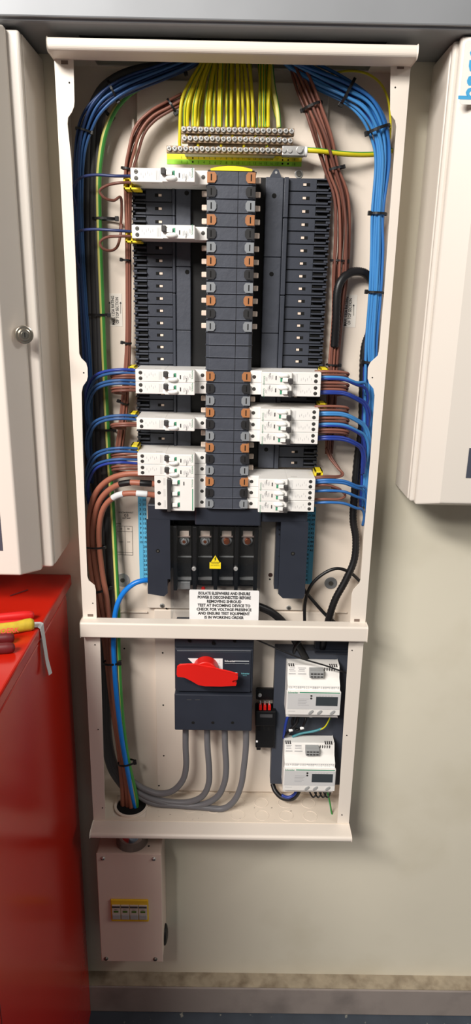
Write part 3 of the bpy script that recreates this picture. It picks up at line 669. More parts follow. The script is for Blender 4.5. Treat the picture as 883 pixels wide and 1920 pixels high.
for i, (bl, br) in lrow.items():
    for j, y in enumerate(bl):
        yy = y
        tail('neutral_wire', [(258, yy+j*1, .016), (225, yy-1, .010), (195, yy+3, .018), (174+j*3, yy+14, .03), (163+j*3, yy+38, .040), (162+j*4, yy+62, .045), (166+j*3, yy+82, .05)], leftblue[0] if (i+j) % 3 else bluew[1], 'blue neutral wire curving left from '+nth[i], 'blue wires of '+nth[i], .0022)
    for j, y in enumerate(br):
        tail('live_wire', [(258, y, .016), (235, y, .011), (216, y+1, .016), (209+j*2, y+3, .026), (218, y+5, .038), (236, y+6, .05)], brownw[j], 'brown live wire looping back at '+nth[i], 'brown wires of '+nth[i], .0021)
# breaker tails: right
rrow = {15: ([(708, bluew[2], 688, 740), (711, bluew[1], 690, 765)], (697, 703)), 16: ([(735, bluew[1], 693, 800), (738, bluew[1], 690, 815)], (718, 724, 730)), 18: ([(775, bluew[2], 693, 850), (778, bluew[2], 690, 860)], (762, 769)),
        19: ([(796, bluew[2], 690, 865), (799, bluew[1], 684, 870)], (784, 790, 795)), 20: ([(820, bluew[1], 684, 888), (824, bluew[1], 681, 890)], (806, 811)), 24: ([(901, bluew[0], 687, 945), (905, bluew[0], 683, 950)], ()), 25: ([(921, bluew[0], 687, 975)], ()), 26: ([(943, bluew[0], 683, 985)], ())}
nr = {15: 'the topmost right breaker', 16: 'the second right breaker', 18: 'the top breaker of the middle right stack', 19: 'the middle breaker of the middle right stack', 20: 'the bottom breaker of the middle right stack',
      24: 'the top breaker of the lowest right stack', 25: 'the middle breaker of the lowest right stack', 26: 'the bottom breaker of the lowest right stack'}
for i, (bl, br) in rrow.items():
    for j, (y, m, xe, ye_) in enumerate(bl):
        d = ye_-y
        tail('neutral_wire', [(590, y, .016), (615, y-1, .010), (645, y+1, .014), (668, y+8+d*.04, .022), (684 if xe > 684 else xe-4, y+d*.30, .030), (xe, y+d*.6, .036), (xe-3, ye_, .045)], m, 'blue neutral wire curving right and down from '+nr[i], 'blue wires of '+nr[i], .0023)
    for j, y in enumerate(br):
        tail('live_wire', [(590, y, .016), (615, y-.5, .011), (640, y+.5, .014), (653-j*2, y+4, .022), (646, y+9, .032), (628, y+11, .045)], brownw[j % 2], 'brown live wire looping back at '+nr[i], 'brown wires of '+nr[i], .0021)
for k in (0, 1):
    tail('live_wire', [(611+k*5, 840, .06), (618+k*4, 858, .05), (632+k*2, 876, .04), (643-k*2, 889, .030), (632, 895-k*2, .022), (610, 895-k*2, .014), (588, 897-k*2, .016)], brownw[k], 'brown wire coming down diagonally into the top breaker of the lowest right stack', 'diagonal brown wires at the lowest right stack')
tail('live_wire', [(588, 912, .018), (606, 909, .012), (620, 911, .014), (638, 918, .022), (628, 922, .03), (606, 920, .045)], brownw[0], 'short brown wire loop at the middle breaker of the lowest right stack')
tail('live_wire', [(588, 936, .018), (608, 936, .012), (634, 936, .016), (647, 930, .024), (640, 921, .034), (622, 914, .05)], brownw[0], 'brown wire loop at the bottom breaker of the lowest right stack')
# three thick brown cables
tl = [[(296, 889, .012), (270, 888, .006), (235, 889, .010), (205, 899, .018), (181, 922, .026), (170, 955, .033), (166, 1000, .038), (170, 1060, .042), (178, 1110, .044), (188, 1160, .046), (198, 1220, .046), (210, 1320, .045), (222, 1400, .042), (229, 1470, .040), (231, 1520, .040), (232, 1548, .040)],
      [(296, 908, .012), (270, 906, .006), (240, 905, .009), (213, 913, .016), (190, 934, .024), (178, 965, .031), (174, 1010, .037), (180, 1070, .041), (189, 1120, .043), (199, 1180, .044), (207, 1250, .043), (217, 1330, .041), (229, 1410, .038), (237, 1475, .038), (240, 1520, .038), (241, 1548, .038)],
      [(296, 929, .012), (270, 926, .006), (240, 925, .009), (216, 931, .015), (196, 950, .022), (187, 980, .029), (186, 1020, .035), (192, 1075, .038), (200, 1120, .040), (207, 1180, .040), (213, 1250, .039), (222, 1330, .037), (234, 1410, .034), (243, 1475, .034), (246, 1520, .035), (247, 1548, .036)]]
for k, (pts, ext) in enumerate(zip(tl, ('uppermost thick brown cable feeding the three pole breaker', 'middle thick brown cable with black sleeves, feeding the three pole breaker', 'lowest thick brown cable with grey sleeves, feeding the three pole breaker'))):
    c = wire('brown_cable', pts, .0046, bigbrown, ext, 'cable', None, 8, 14)
    if k:
        sp = spline([at(*p) for p in pts], 24)[:24*5]
        for xa_, xb_ in ((224, 246), (262, 284)) if k == 1 else ((211, 232), (256, 276)):
            seg_ = [q for q in sp if xa_ <= 441.5+FL*(q-CP).dot(R)/(q-CP).dot(F) <= xb_]
            obj('sleeve', MB().tube(seg_, .0051, 14), black if k == 1 else tapem, c, smooth=True)
tie(177, 1025, .037, 0, .0165, .008, 'black zip tie round the three thick brown cables below the three pole breaker', 1)
tie(186, 1105, .050, -12, .0210, .012, 'black zip tie round brown and dark grey cables beside the left washer', 1, .004, 1.4)
wire('blue_cable', [(290, 1089, .045), (272, 1088, .036), (250, 1095, .032), (229, 1115, .031), (217, 1145, .032), (213, 1190, .032), (214, 1240, .032), (219, 1310, .031), (229, 1390, .029), (240, 1450, .030), (250, 1500, .034), (259, 1530, .038), (262, 1550, .042)], .0044, bigblue, 'thick bright blue cable bending down left of the shroud to the base hole', 'cable', None, 8, 14)
tie(209, 1242, .036, -3, .0140, .0085, 'black zip tie round the brown, blue and earth cables just below the middle bar', 1, .0038, 1.5)
tie(237, 1430, .034, -10, .0150, .0085, 'black zip tie round the cables just above the base hole', 1, .0038, 1.5)
# black conduit right and black cables
wire('black_conduit', [(700, 530, .064), (684, 512, .060), (660, 510, .054), (641, 524, .048), (632, 550, .046), (630, 600, .048), (627, 650, .056)], .0058, blackc, 'black corrugated conduit arching from the right blue bundle over the brown loom', 'conduit', None, 14, 14, rib=.12)
wire('black_conduit', [(694, 620, .066), (683, 655, .066), (680, 720, .066), (678, 800, .066), (670, 860, .066), (664, 930, .064), (662, 975, .060), (667, 1010, .055), (664, 1050, .050), (648, 1088, .046), (628, 1125, .044), (615, 1165, .046), (607, 1200, .05), (603, 1222, .055)], .0058, blackc, 'black corrugated conduit running down behind the right blue wires to the meters', 'conduit', None, 14, 14, rib=.12)
wire('black_cable', [(571, 1172, .045), (572, 1130, .045), (583, 1098, .044), (606, 1076, .043), (632, 1066, .043), (657, 1074, .048), (680, 1095, .058)], .0028, blackc, 'thin black cable forming an arch beside the grey washer', 'cable', None, 8, 10)
wire('black_cable', [(568, 1103, .062), (577, 1115, .056), (597, 1138, .052), (614, 1156, .050), (634, 1172, .05)], .0030, blackc, 'short black cable crossing diagonally behind the thin arch', 'cable', None, 8, 10)
wire('black_cable', [(470, 1133, .030), (490, 1139, .034), (512, 1150, .038), (535, 1172, .042), (556, 1205, .045), (574, 1235, .048)], .0068, blackc, 'thick black cable running from behind the notice down to the meters', 'cable', None, 8, 12)
wire('black_cable', [(566, 1197, .04), (554, 1212, .04), (550, 1228, .05)], .0030, blackc, 'short black cable just below the middle bar beside the thick black cable', 'cable', None, 6, 10)
wire('black_cable', [(480, 1199, .010), (510, 1212, .004), (560, 1233, -.002), (610, 1248, .002), (655, 1264, .008)], .0014, blackc, 'thin black wire drooping diagonally across the upper meter', 'wire', None, 8, 8)

# ---------------------------------------------------------------- main terminals with clear shroud
MT = .052
mtx = [345.5, 384.5, 424.5, 463.5]
zt0, zt1 = Z_(405, 990, .030), Z_(405, 1108, .030)
mtm = thing('incoming_terminal_block', 'black four way incoming terminal block with bolted metal busbars under the column', 'terminal block', (X_(405, 1100, MT), PYF, zt1))
obj('backing', MB().box(X_(326, 1040, MT), X_(482, 1040, MT), MT, PYF, zt1, zt0+.004), black, mtm)
for x in (328, 365, 404.5, 443.5, 480):
    obj('phase_barrier', MB().box(X_(x-3.6, 1040, .028), X_(x+3.6, 1040, .028), .028, MT, zt1, zt0+.002), black, mtm, .001)
for k, x in enumerate(mtx):
    w = .0118; xc = X_(x, 1040, .045)
    b = obj('busbar', MB().box(xc-w, xc+w, .047, MT, zt1+.004, zt0-.003), busm, mtm, .0008)
    zl_ = Z_(x, 1044, .045)
    obj('cross_strip', MB().box(xc-w, xc+w, .0445, .047, zl_-.0008, zl_+.0012), steel, b)
    obj('lower_link', MB().box(xc-w, xc+w, .044, .047, Z_(x, 1087, .045), Z_(x, 1082, .045)), steel, b)
    zb_ = Z_(x, 1014, .044)
    obj('link_tongue', MB().box(xc-.008, xc+.008, .0435, .047, zb_+.006, zb_+.017), copper, b, .0006)
    obj('link_lip', MB().box(xc-.0105, xc+.0105, .0415, .047, zb_+.0065, zb_+.009), mat('lip_tin', (190, 170, 160), .35, .7) if k == 0 else MATS['lip_tin'], b, .0005)
    s = obj('bolt', MB().cyl((xc, .047, zb_), (0, -1, 0), .0085, .002, 28), steel, b, .0004)
    obj('bolt_head', MB().cyl((xc, .045, zb_), (0, -1, 0), .0056, .006, 6), steel if k < 2 else copper2, s, .0006)
    obj('bolt_socket', MB().cyl((xc, .0388, zb_), (0, -1, 0), .0030, .0004, 6), copper2, s)
# silver lower part of the left bar
xc = X_(343, 1085, .046)
obj('lower_busbar', MB().box(xc-.0125, xc+.0125, .043, .047, Z_(343, 1104, .045), Z_(343, 1090, .045)), steel, mtm, .0006)
obj('phase_marker', MB().cyl((X_(381, 1103, .04), .042, Z_(381, 1104, .04)), (0, -1, 0), .0035, .006, 12), handle, mtm)
# clear cover
SX0, SX1 = X_(319, 1060, .016), X_(489, 1060, .016); sz1 = Z_(405, 987, .016); sz0 = zm-.012
cs = thing('clear_shroud', 'clear plastic shroud covering the incoming terminals', 'cover', ((SX0+SX1)/2, .03, sz0))
obj('front_sheet', MB().box(SX0, SX1, .016, .0172, sz0, sz1), glass, cs)
for s, x in ((0, SX0), (1, SX1)): obj('side_sheet', MB().box(x if s == 0 else x-.0012, x+.0012 if s == 0 else x, .0172, PYF-.001, sz0, sz1), glass, cs)
obj('top_sheet', MB().box(SX0, SX1, .0172, .050, sz1-.0012, sz1), glass, cs)
for x in (363.5, 442):
    p = at(x, 1067, .012); q = obj('shroud_screw', MB().cyl((p.x, .016, p.z), (0, -1, 0), .0036, .004, 20), steel, cs, .0008)
def rpoly(x0, x1, z0, z1, r):
    o = []
    for cx, cz, a in ((x1-r, z1-r, 0), (x0+r, z1-r, .5), (x0+r, z0+r, 1), (x1-r, z0+r, 1.5)):
        o += [(cx+r*math.cos(PI*(a+k/8)), cz+r*math.sin(PI*(a+k/8))) for k in range(5)]
    return o
Y = .0155
a, b = at(355, 1105.5, Y), at(486, 1107, Y)
zlo = a.z-.068
wn = obj('warning_notice', MB().prism(rpoly(a.x, b.x, zlo, a.z, .002), 'y', Y-.0006, Y+.0005), paper); tag(wn, 'white notice on the clear shroud beginning ISOLATE ELSEWHERE AND ENSURE', 'notice')
for k, s in enumerate(('ISOLATE ELSEWHERE AND ENSURE', 'POWER IS DISCONNECTED BEFORE', 'REMOVING SHROUD', 'TEST AT INCOMING DEVICE TO', 'CHECK FOR VOLTAGE PRESENCE', 'AND ENSURE TEST EQUIPMENT', 'IS IN WORKING ORDER')):
    text(s, .0071, ((a.x+b.x)/2, Y-.0009, a.z-.0058-k*.0073), ink, wn, bold=.00028, sx=(.0995/.1283) if k < 2 else .86)
Y = .0155; p = at(403.5, 1048, Y)
wt = thing('warning_label', 'small yellow electric shock warning triangle label on the clear shroud', 'label', (p.x, Y, p.z-.0125))
ty = at(404, 1040, Y).z; tb = at(404, 1054, Y).z; lb_ = at(404, 1066, Y).z
obj('triangle', MB().prism([(p.x-.0078, tb), (p.x+.0078, tb), (p.x, ty)], 'y', Y-.0006, Y+.0005), yel, wt)
t = MB(); 
for A, B_ in (((-.0078, tb), (.0078, tb)), ((.0078, tb), (0, ty)), ((0, ty), (-.0078, tb))):
    aa = V((p.x+A[0], Y-.0007, A[1])); bb = V((p.x+B_[0], Y-.0007, B_[1])); n_ = V(((bb-aa).z, 0, -(bb-aa).x)).normalized()*.0004
    t.add([aa-n_, bb-n_, bb+n_, aa+n_], [(0, 1, 2, 3)])
h_ = ty-tb
t.prism([(p.x+.0003, tb+h_*.72), (p.x-.0016, tb+h_*.40), (p.x-.0002, tb+h_*.43), (p.x-.0008, tb+h_*.12), (p.x+.0016, tb+h_*.48), (p.x+.0003, tb+h_*.46), (p.x+.0012, tb+h_*.72)], 'y', Y-.0009, Y-.0006)
obj('lightning_mark', t, ink, wt)
obj('text_panel', MB().box(p.x-.0092, p.x+.0092, Y-.0006, Y+.0005, lb_, tb-.0004), yel, wt)
text('DANGER', .0030, (p.x, Y-.0008, tb-.0026), ink, wt); text('LIVE TERMINALS', .0020, (p.x, Y-.0008, tb-.0058), ink, wt)

# ---------------------------------------------------------------- main switch
IY = .006
ix0, ix1 = X_(327, 1290, IY), X_(474, 1290, IY); iz0, iz1, izm = Z_(400, 1369, IY), Z_(400, 1200, IY), Z_(400, 1300, IY)
ms = thing('main_isolator', 'dark grey main isolator switch with a large red rotary handle', 'switch', ((ix0+ix1)/2, PYF, iz0))
obj('case', MB().box(ix0, ix1, IY+.010, PYF, izm, iz1+.012), slate, ms, .0015)
obj('front_cover', MB().box(ix0+.001, ix1-.001, IY+.002, IY+.012, izm+.003, Z_(400, 1218, IY)), navy, ms, .002)
obj('inner_panel', MB().box(X_(332, 1260, IY), X_(470, 1260, IY), IY, IY+.004, Z_(400, 1297, IY), Z_(400, 1222, IY)), navy, ms, .0008)
tc_ = obj('terminal_cover', MB().box(ix0, ix1, IY-.002, PYF, iz0, izm-.0015), navy, ms, .002)
dm = MB()
for x in (362, 399, 436): p = at(x, 1355, IY-.002); dm.cyl((p.x, IY-.0018, p.z), (0, -1, 0), .0028, .0006, 16)
for x in (355, 400, 440): p = at(x, 1209 if x == 400 else 1204, IY+.002); dm.cyl((p.x, IY+.0085, p.z), (0, -1, 0), .0030, .002, 16)
obj('screw_recess', dm, hole, tc_)
mm = MB()
for xx in (350, 366): bar(mm, xx, 1312, xx+9, 1312, IY-.0022, .0012)
obj('moulded_mark', mm, dgreyc, tc_)
Yp = IY-.0004
q = [at(352.5, 1234.5, Yp), at(417.5, 1235, Yp), at(417.5, 1262, Yp), at(380, 1262, Yp)]
wl = obj('white_faceplate', MB().prism([(v.x, v.z) for v in q], 'y', Yp-.0004, IY+.0002), paper, ms)
p = at(412, 1239, Yp); text('I', .0035, (p.x, Yp-.0006, p.z), ink, wl); p = at(411, 1243, Yp); text('ON', .0016, (p.x, Yp-.0006, p.z), ink, wl)
p = at(421, 1239.5, Yp); text('Schneider', .0046, (p.x, Yp-.0002, p.z), paper, ms, align='LEFT', bold=.0001)
mm = MB(); bar(mm, 438, 1239.5, 467, 1239.8, Yp, .0016); bar(mm, 421, 1244, 467, 1244.4, Yp, .0005); bar(mm, 459, 1244.4, 467, 1244.4, Yp, .0011); bar(mm, 425, 1261, 430, 1261, Yp, .001); bar(mm, 437, 1261, 445, 1261, Yp, .001)
bar(mm, 332, 1219.5, 470, 1220.5, Yp, .0004); obj('printed_lines', mm, mat('pale_ink', (190, 196, 200), .5), ms)
p = at(460, 1263, Yp); text('Schneider', .0036, (p.x, Yp-.0002, p.z), mat('teal_ink', (110, 180, 190), .5), ms, bold=.0001); p = at(459, 1266.5, Yp); text('Electric', .0024, (p.x, Yp-.0002, p.z), MATS['teal_ink'], ms)
mm = MB(); bar(mm, 337, 1245, 350, 1245, Yp, .0014); obj('green_lettering', mm, green, ms)
# rotary handle
def hp(x, y, Y): v = at(x, y, Y); return (v.x, v.z)
hY = -.022
hub = at(385, 1262, -.014); 
hd = obj('rotary_handle', MB().cyl((hub.x, IY+.0002, hub.z), (0, -1, 0), .0215, .020, 40, .0200), handle, ms, .002, seg=3)
grip = [(333, 1251), (337, 1248), (350, 1247), (364, 1247), (380, 1250), (398, 1253), (412, 1257), (430, 1261), (443, 1265), (444.5, 1268), (444, 1273), (436, 1275), (433, 1278), (436, 1281), (442, 1281), (441, 1284.5), (415, 1286), (385, 1285.5), (372, 1283), (359, 1275.5), (346, 1269), (334, 1265.5), (332.5, 1262)]
gp = [hp(x, y+(2.5 if y < 1266 else 0), hY) for x, y in grip]
obj('grip', MB().prism(gp, 'y', hY, -.0145), handle, hd, .0016, seg=3)
# grey tails
tails = [([(348, 1362, .030), (348, 1400, .030), (349, 1435, .030), (343, 1462, .031), (325, 1482, .034), (300, 1488, .038), (272, 1480, .043), (250, 1466, .048), (236, 1450, .052)], 'first grey cable from the left under the isolator'),
         ([(388, 1362, .028), (389, 1400, .028), (392, 1440, .028), (391, 1470, .028), (379, 1493, .030), (352, 1504, .033), (315, 1503, .037), (280, 1494, .041), (255, 1480, .046), (240, 1462, .052)], 'second grey cable from the left under the isolator'),
         ([(421, 1362, .026), (422, 1400, .026), (424, 1440, .026), (420, 1470, .026), (406, 1495, .027), (376, 1509, .030), (330, 1510, .034), (290, 1500, .038), (262, 1487, .043), (244, 1470, .050)], 'third grey cable from the left under the isolator'),
         ([(461, 1362, .024), (461, 1400, .024), (457, 1440, .024), (452, 1472, .024), (440, 1500, .024), (418, 1516, .026), (380, 1523, .029), (330, 1520, .033), (290, 1508, .037), (262, 1493, .042), (240, 1470, .050)], 'rightmost grey cable under the isolator, hanging lowest')]
for p, l in tails:
    q = [at(*v) for v in p]
    for v in q: v.z = max(v.z, zb+.0078)
    wire('grey_cable', q, .0056, greyc, l, 'cable', None, 8, 14, world=True)

# ---------------------------------------------------------------- meter plate, meters, fuse block
PLY = .045
mp = thing('meter_mounting_plate', 'dark slate mounting plate behind the two white energy meters', 'mounting plate', (X_(580, 1470, PLY), PYF, Z_(580, 1472, PLY)))
q = [at(514, 1219, PLY), at(652, 1224, PLY), at(645, 1476, PLY), at(509, 1470, PLY)]
xl = (q[0].x+q[3].x)/2; xr = HW-.002
obj('plate', MB().box(xl, xr, PLY, BY-.001, q[3].z, q[0].z), plate_m, mp, .001)
obj('upper_box', MB().box(X_(591, 1205, .05), xr-.004, .050, BY-.001, q[0].z+.0005, q[0].z+.022), navy, mp, .001)
obj('step_edge', MB().box(X_(591, 1205, .05)-.001, xr, .038, PLY, q[0].z-.0015, q[0].z), navy, mp)
def meter(px, py0, pw, lab):
    a = at(px, py0, .040)
    W = .105*pw; m = thing('energy_meter', lab, 'meter', (a.x+W/2, PLY, a.z-.096)); x0, x1, z = a.x, a.x+W, a.z
    prof = [(PLY-.0005, z-.001), (.020, z), (.0135, z-.0175), (.0125, z-.0195), (.000, z-.0275), (.000, z-.0350), (-.005, z-.036), (-.005, z-.081), (.004, z-.083), (.004, z-.0925), (PLY-.0005, z-.0925)]
    obj('case', MB().prism(prof, 'x', x0+.0015, x1-.0015), brk, m, .0008)
    n = obj('display_nose', MB().box(x0, x1, -.0075, -.001, z-.0805, z-.0355), brk, m, .0008)
    obj('grey_panel', MB().box(x0+.002, x1-.001, -.0079, -.0075, z-.0690, z-.0385), panelg, n)
    obj('lcd_screen', MB().box(x0+W*.545, x0+W*.945, -.0083, -.0079, z-.0615, z-.0440), lcd, n)
    tm_ = MB()
    for k in range(5): tm_.box(x0+W*.60+k*.005, x0+W*.60+.0028+k*.005, -.0081, -.0078, z-.0428, z-.0422)
    for k in range(5): tm_.box(x0+.020, x0+.020+random.uniform(.012, .021), -.0081, -.0079, z-.049-k*.0030, z-.0482-k*.0030)
    tm_.box(x0+.004, x0+.016, -.0077, -.0075, z-.0735, z-.0728)
    obj('printed_text', tm_, greyink, n)
    for k, xx in enumerate((.43, .59, .83)):
        obj('push_button', MB().cyl((x0+W*xx+.003, -.0070, z-.0745), (0, -1, 0), .0055, .0022, 20, ry=.45), clipg, n, .0005)
    for k in (0, 1): obj('led', MB().cyl((x0+W*.455, -.0079, z-.0425-k*.005), (0, -1, 0), .0018, .0004, 12), tog, n)
    obj('green_line', MB().box(x0+.022, x1-.002, -.0080, -.0073, z-.0372, z-.0358), green, n)
    text('Schneider', .0044, (x0+.011, -.0078, z-.0368), green, n, bold=.0001)
    s = MB()
    for k in range(22):
        xx = x0+.012+k*.0036; w = random.uniform(.0015, .003)
        if xx+w > x1-.003: break
        s.box(xx, xx+w, -.0003, .0002, z-.0305-random.uniform(0, .0012), z-.0295)
        if k % 4: s.box(xx, xx+w, -.0003, .0002, z-.0335, z-.0327)
    obj('approval_marks', s, greyink, m)
    slope = lambda dz: .020-.0065*dz/.0175
    pl = obj('terminal_plug', MB().box(x0+W*.42, x0+W*.68, .004, .020, z-.0155, z-.003), clipg, m, .0008)
    h_ = MB()
    for r_ in (0, 1):
        for k in range(4): h_.box(x0+W*.44+k*.0056, x0+W*.44+.0042+k*.0056, .0036, .0044, z-.0085-r_*.0055, z-.0062-r_*.0055)
    obj('plug_socket', h_, tog, pl)
    v = MB()
    for k in range(5): v.box(x0+W*.70+k*.0042, x0+W*.70+.0016+k*.0042, slope(.006)-.001, slope(.006)+.003, z-.0085, z-.0035)
    for x in (.04, .08, .12, .80, .84, .88, .92): v.box(x0+W*x, x0+W*x+.0020, .018, .026, z-.0012, z+.0002)
    obj('vent_slot', v, tog, m)
    s = MB()
    for (xa, xb) in ((.004, .016), (.020, .034)):
        for k in range(3):
            yy = slope(.004+k*.0025); s.box(x0+xa+random.uniform(0, .002), x0+xb-random.uniform(0, .003), yy-.0008, yy+.001, z-.0046-k*.0025, z-.0038-k*.0025)
        s.box(x0+xa, x0+xb, slope(.0135)-.001, slope(.0135)+.001, z-.0140, z-.0132)
    obj('wiring_diagram', s, greyink, m)
    obj('din_clip', MB().box(x0+W*.46, x0+W*.52, .006, .03, z-.0945, z-.0920), paper, m, .0005)
    text('CE', .0050, (x0+.0070, -.0004, z-.0315), greyink, m)
    return m
meter(535.5, 1236, .885, 'upper white energy meter with grey display, mounted near the middle bar')
meter(530, 1379.5, .885, 'lower white energy meter with grey display, above the enclosure base')
wire('earth_wire', [(620, 1340, .03), (617, 1350, .026), (608, 1364, .026), (592, 1371, .03)], .0015, [yelw, grnw], 'short green and yellow wire hanging between the two meters', 'wire', None, 6, 8, stripe=2)
wire('teal_wire', [(604, 1366, .028), (588, 1371, .030), (565, 1375, .034), (548, 1381, .036)], .0022, teal, 'teal flex running left between the two meters', 'wire', None, 6, 8)
wire('black_cable', [(575, 1338, .03), (572, 1352, .024), (566, 1365, .026), (556, 1368, .03), (548, 1356, .032), (552, 1340, .034)], .0026, blackc, 'black flex looped between the two meters', 'cable', None, 6, 8)
wire('black_cable', [(560, 1340, .03), (556, 1356, .026), (545, 1368, .026), (534, 1380, .034)], .0032, blackc, 'black flex slanting down left between the two meters', 'cable', None, 6, 8)
wire('blue_wire', [(541, 1340, .03), (537, 1352, .028), (534, 1368, .030), (532, 1384, .036)], .0026, bluew[1], 'dark blue wire behind the left edge between the two meters', 'wire', None, 6, 8)
for x, y, l in ((545, 1370, 'left white cable ferrule between the meters'), (566, 1366, 'right white cable ferrule between the meters')):
    p = at(x, y, .024); tag(obj('cable_ferrule', MB().cyl((p.x-.003, .024, p.z), (.9, -.1, .35), .0026, .007, 12), paper, None, .0005), l, 'ferrule')
wire('blue_cable', [(511, 1470, .060), (516, 1483, .050), (528, 1495, .042), (545, 1498, .038), (556, 1490, .036), (562, 1478, .036)], .0046, blackc, 'black sheathed cable curving under the lower meter at the left', 'cable', None, 8, 12)
wire('blue_wire', [(528, 1491, .034), (540, 1495, .031), (551, 1490, .031), (557, 1480, .033)], .0028, bluew[1], 'dark blue wire lying on the black cable under the lower meter', 'wire', None, 6, 8)
for k, x in enumerate((583, 592, 601, 609)):
    wire('black_wire', [(x-4, 1480, .036), (x-1, 1488, .030), (x+4, 1495, .028), (x+9, 1490, .030), (x+10, 1480, .036)], .0015, blackc, 'thin black wire looped under the right half of the lower meter', 'wire', 'black wire loops under the lower meter', 6, 8)
wire('teal_wire', [(613, 1478, .036), (615, 1490, .030), (619, 1508, .026), (622, 1525, .024), (630, 1540, .022)], .0016, [teal, grnw], 'teal and green wire end dangling below the lower meter', 'wire', None, 6, 8, stripe=1)

fb = thing('fuse_terminal_block', 'black terminal block with three red topped terminals between the isolator and the meters', 'terminal block', (X_(495, 1405, .05), PYF, Z_(495, 1405, .05)))
fy = .034
obj('bracket', MB().prism(rpoly(X_(480, 1300, .05), X_(516, 1300, .05)+.01, Z_(495, 1312, .05), Z_(495, 1292, .05), .003), 'y', .050, .056), black, fb)
x0, x1 = X_(478, 1370, fy), X_(516, 1370, fy)
bm = MB(); bm.box(x0, x1, fy, .062, Z_(495, 1362, fy), Z_(495, 1334, fy)); bm.box(x0+.002, x1, fy+.004, .062, Z_(495, 1405, fy), Z_(495, 1362, fy)); bm.box(x0+.004, x0+.012, fy+.006, .05, Z_(495, 1411, fy), Z_(495, 1402, fy))
b = obj('block_body', bm, black, fb, .0015)
for k in range(3):
    xx = X_(488+k*8.5, 1330, fy+.006)
    r_ = obj('red_terminal', MB().box(xx-.0026, xx+.0026, fy+.004, fy+.014, Z_(490, 1334, fy), Z_(490, 1326, fy)), handle, fb, .0006)
    obj('terminal_pin', MB().cyl((xx, fy+.009, Z_(490, 1326, fy)), (0, 0, 1), .0013, .007, 10), steel, r_)
    obj('block_groove', MB().box(xx-.0022, xx+.0018, fy+.0035, fy+.0045, Z_(490, 1372, fy), Z_(490, 1361, fy)), hole, b)
obj('bracket_screw', MB().cyl((X_(487, 1302, .05), .050, Z_(487, 1302, .05)), (0, -1, 0), .0035, .004, 16), steel, fb, .0006)
obj('marker_strip', MB().box(x0+.008, x1-.006, fy-.0004, fy, Z_(490, 1345, fy), Z_(490, 1339, fy)), dgreyc, fb)
obj('white_tip', MB().box(x0+.0025, x0+.006, fy+.003, fy+.005, Z_(490, 1394, fy), Z_(490, 1391, fy)), paper, fb)

# ---------------------------------------------------------------- surge box below
sb = thing('surge_protection_box', 'small cream steel box with a yellow surge protector window, hung under the big enclosure', 'electrical box', (X_(245, 1800, .01), WY, Z_(245, 1803, 0)))
sx0, sx1 = X_(185, 1700, 0), X_(304, 1700, 0); sz0_, sz1_ = Z_(245, 1803, 0), Z_(245, 1601, 0)
obj('body', MB().box(sx0+.001, sx1-.001, .0025, WY-.0005, sz0_+.001, sz1_-.0005), pinkish, sb, .0015)
obj('cover', MB().box(sx0, sx1, 0, .0022, sz0_, sz1_), pinkish, sb, .0012)
for x, y in ((193, 1609), (288, 1610), (199, 1797), (291, 1798)):
    p = at(x, y, 0); s = obj('cover_screw', MB().ell((p.x, -.0005, p.z), .0042, .003, .0042), steel if y < 1700 else screwm, sb, smooth=True)
    obj('screw_slot', MB().box(p.x-.003, p.x+.003, -.0038, -.0030, p.z-.0005, p.z+.0005), hole, s)
wa, wb = at(207, 1687, -.003), at(279, 1728, -.003)
w = obj('yellow_window', MB().box(wa.x, wb.x, -.004, 0, wb.z, wa.z), mat('amber_plastic', (226, 184, 40), .4, var=.05), sb, .0015)
pw = (wb.x-wa.x-.004)/4; hh = wa.z-wb.z
for k in range(4):
    x = wa.x+.002+k*pw
    c = obj('surge_module', MB().box(x+.0005, x+pw-.0005, -.006, -.003, wb.z+hh*.14, wb.z+hh*.80), mat('module_grey', (196, 186, 176), .4) if k == 0 else MATS['module_grey'], w, .0005)
    obj('module_label', MB().box(x+.001, x+pw-.001, -.0062, -.006, wb.z+hh*.68, wb.z+hh*.76), tog, c); obj('module_flag', MB().box(x+.004, x+pw-.004, -.0064, -.006, wb.z+hh*.47, wb.z+hh*.55), MATS['dark_green_ink'], c)
    text('PRD', .0034, (x+pw/2, -.0065, wb.z+hh*.60), tog, c)
    obj('module_face', MB().box(x+.0012, x+pw-.0012, -.0075, -.006, wb.z+hh*.17, wb.z+hh*.38), clipg, c, .0006)
p = atx(314, 1712, sx1); obj('side_grommet', MB().ell((sx1, .045, p.z), .006, .018, .022), black, sb, smooth=True)
p = atz(280, 1590, sz1_); obj('top_rivet', MB().cyl((X_(279, 1590, .02), .02, sz1_-.0006), (0, 0, 1), .002, .0008, 12), tog, sb)
cd = thing('conduit_coupler', 'short shiny steel conduit coupler joining the big enclosure base to the surge box', 'conduit', (HX, HY, sz1_))
obj('tube', MB().cyl((HX, HY-.004, sz1_-.0004), (0, 0, 1), .0305, zbl-sz1_+.0004, 40), mat('polished_steel', (180, 180, 184), .15, 1, var=.05), cd, smooth=False)
for q in cd.children:
    q.data.polygons.foreach_set('use_smooth', [len(f.vertices) == 4 for f in q.data.polygons])

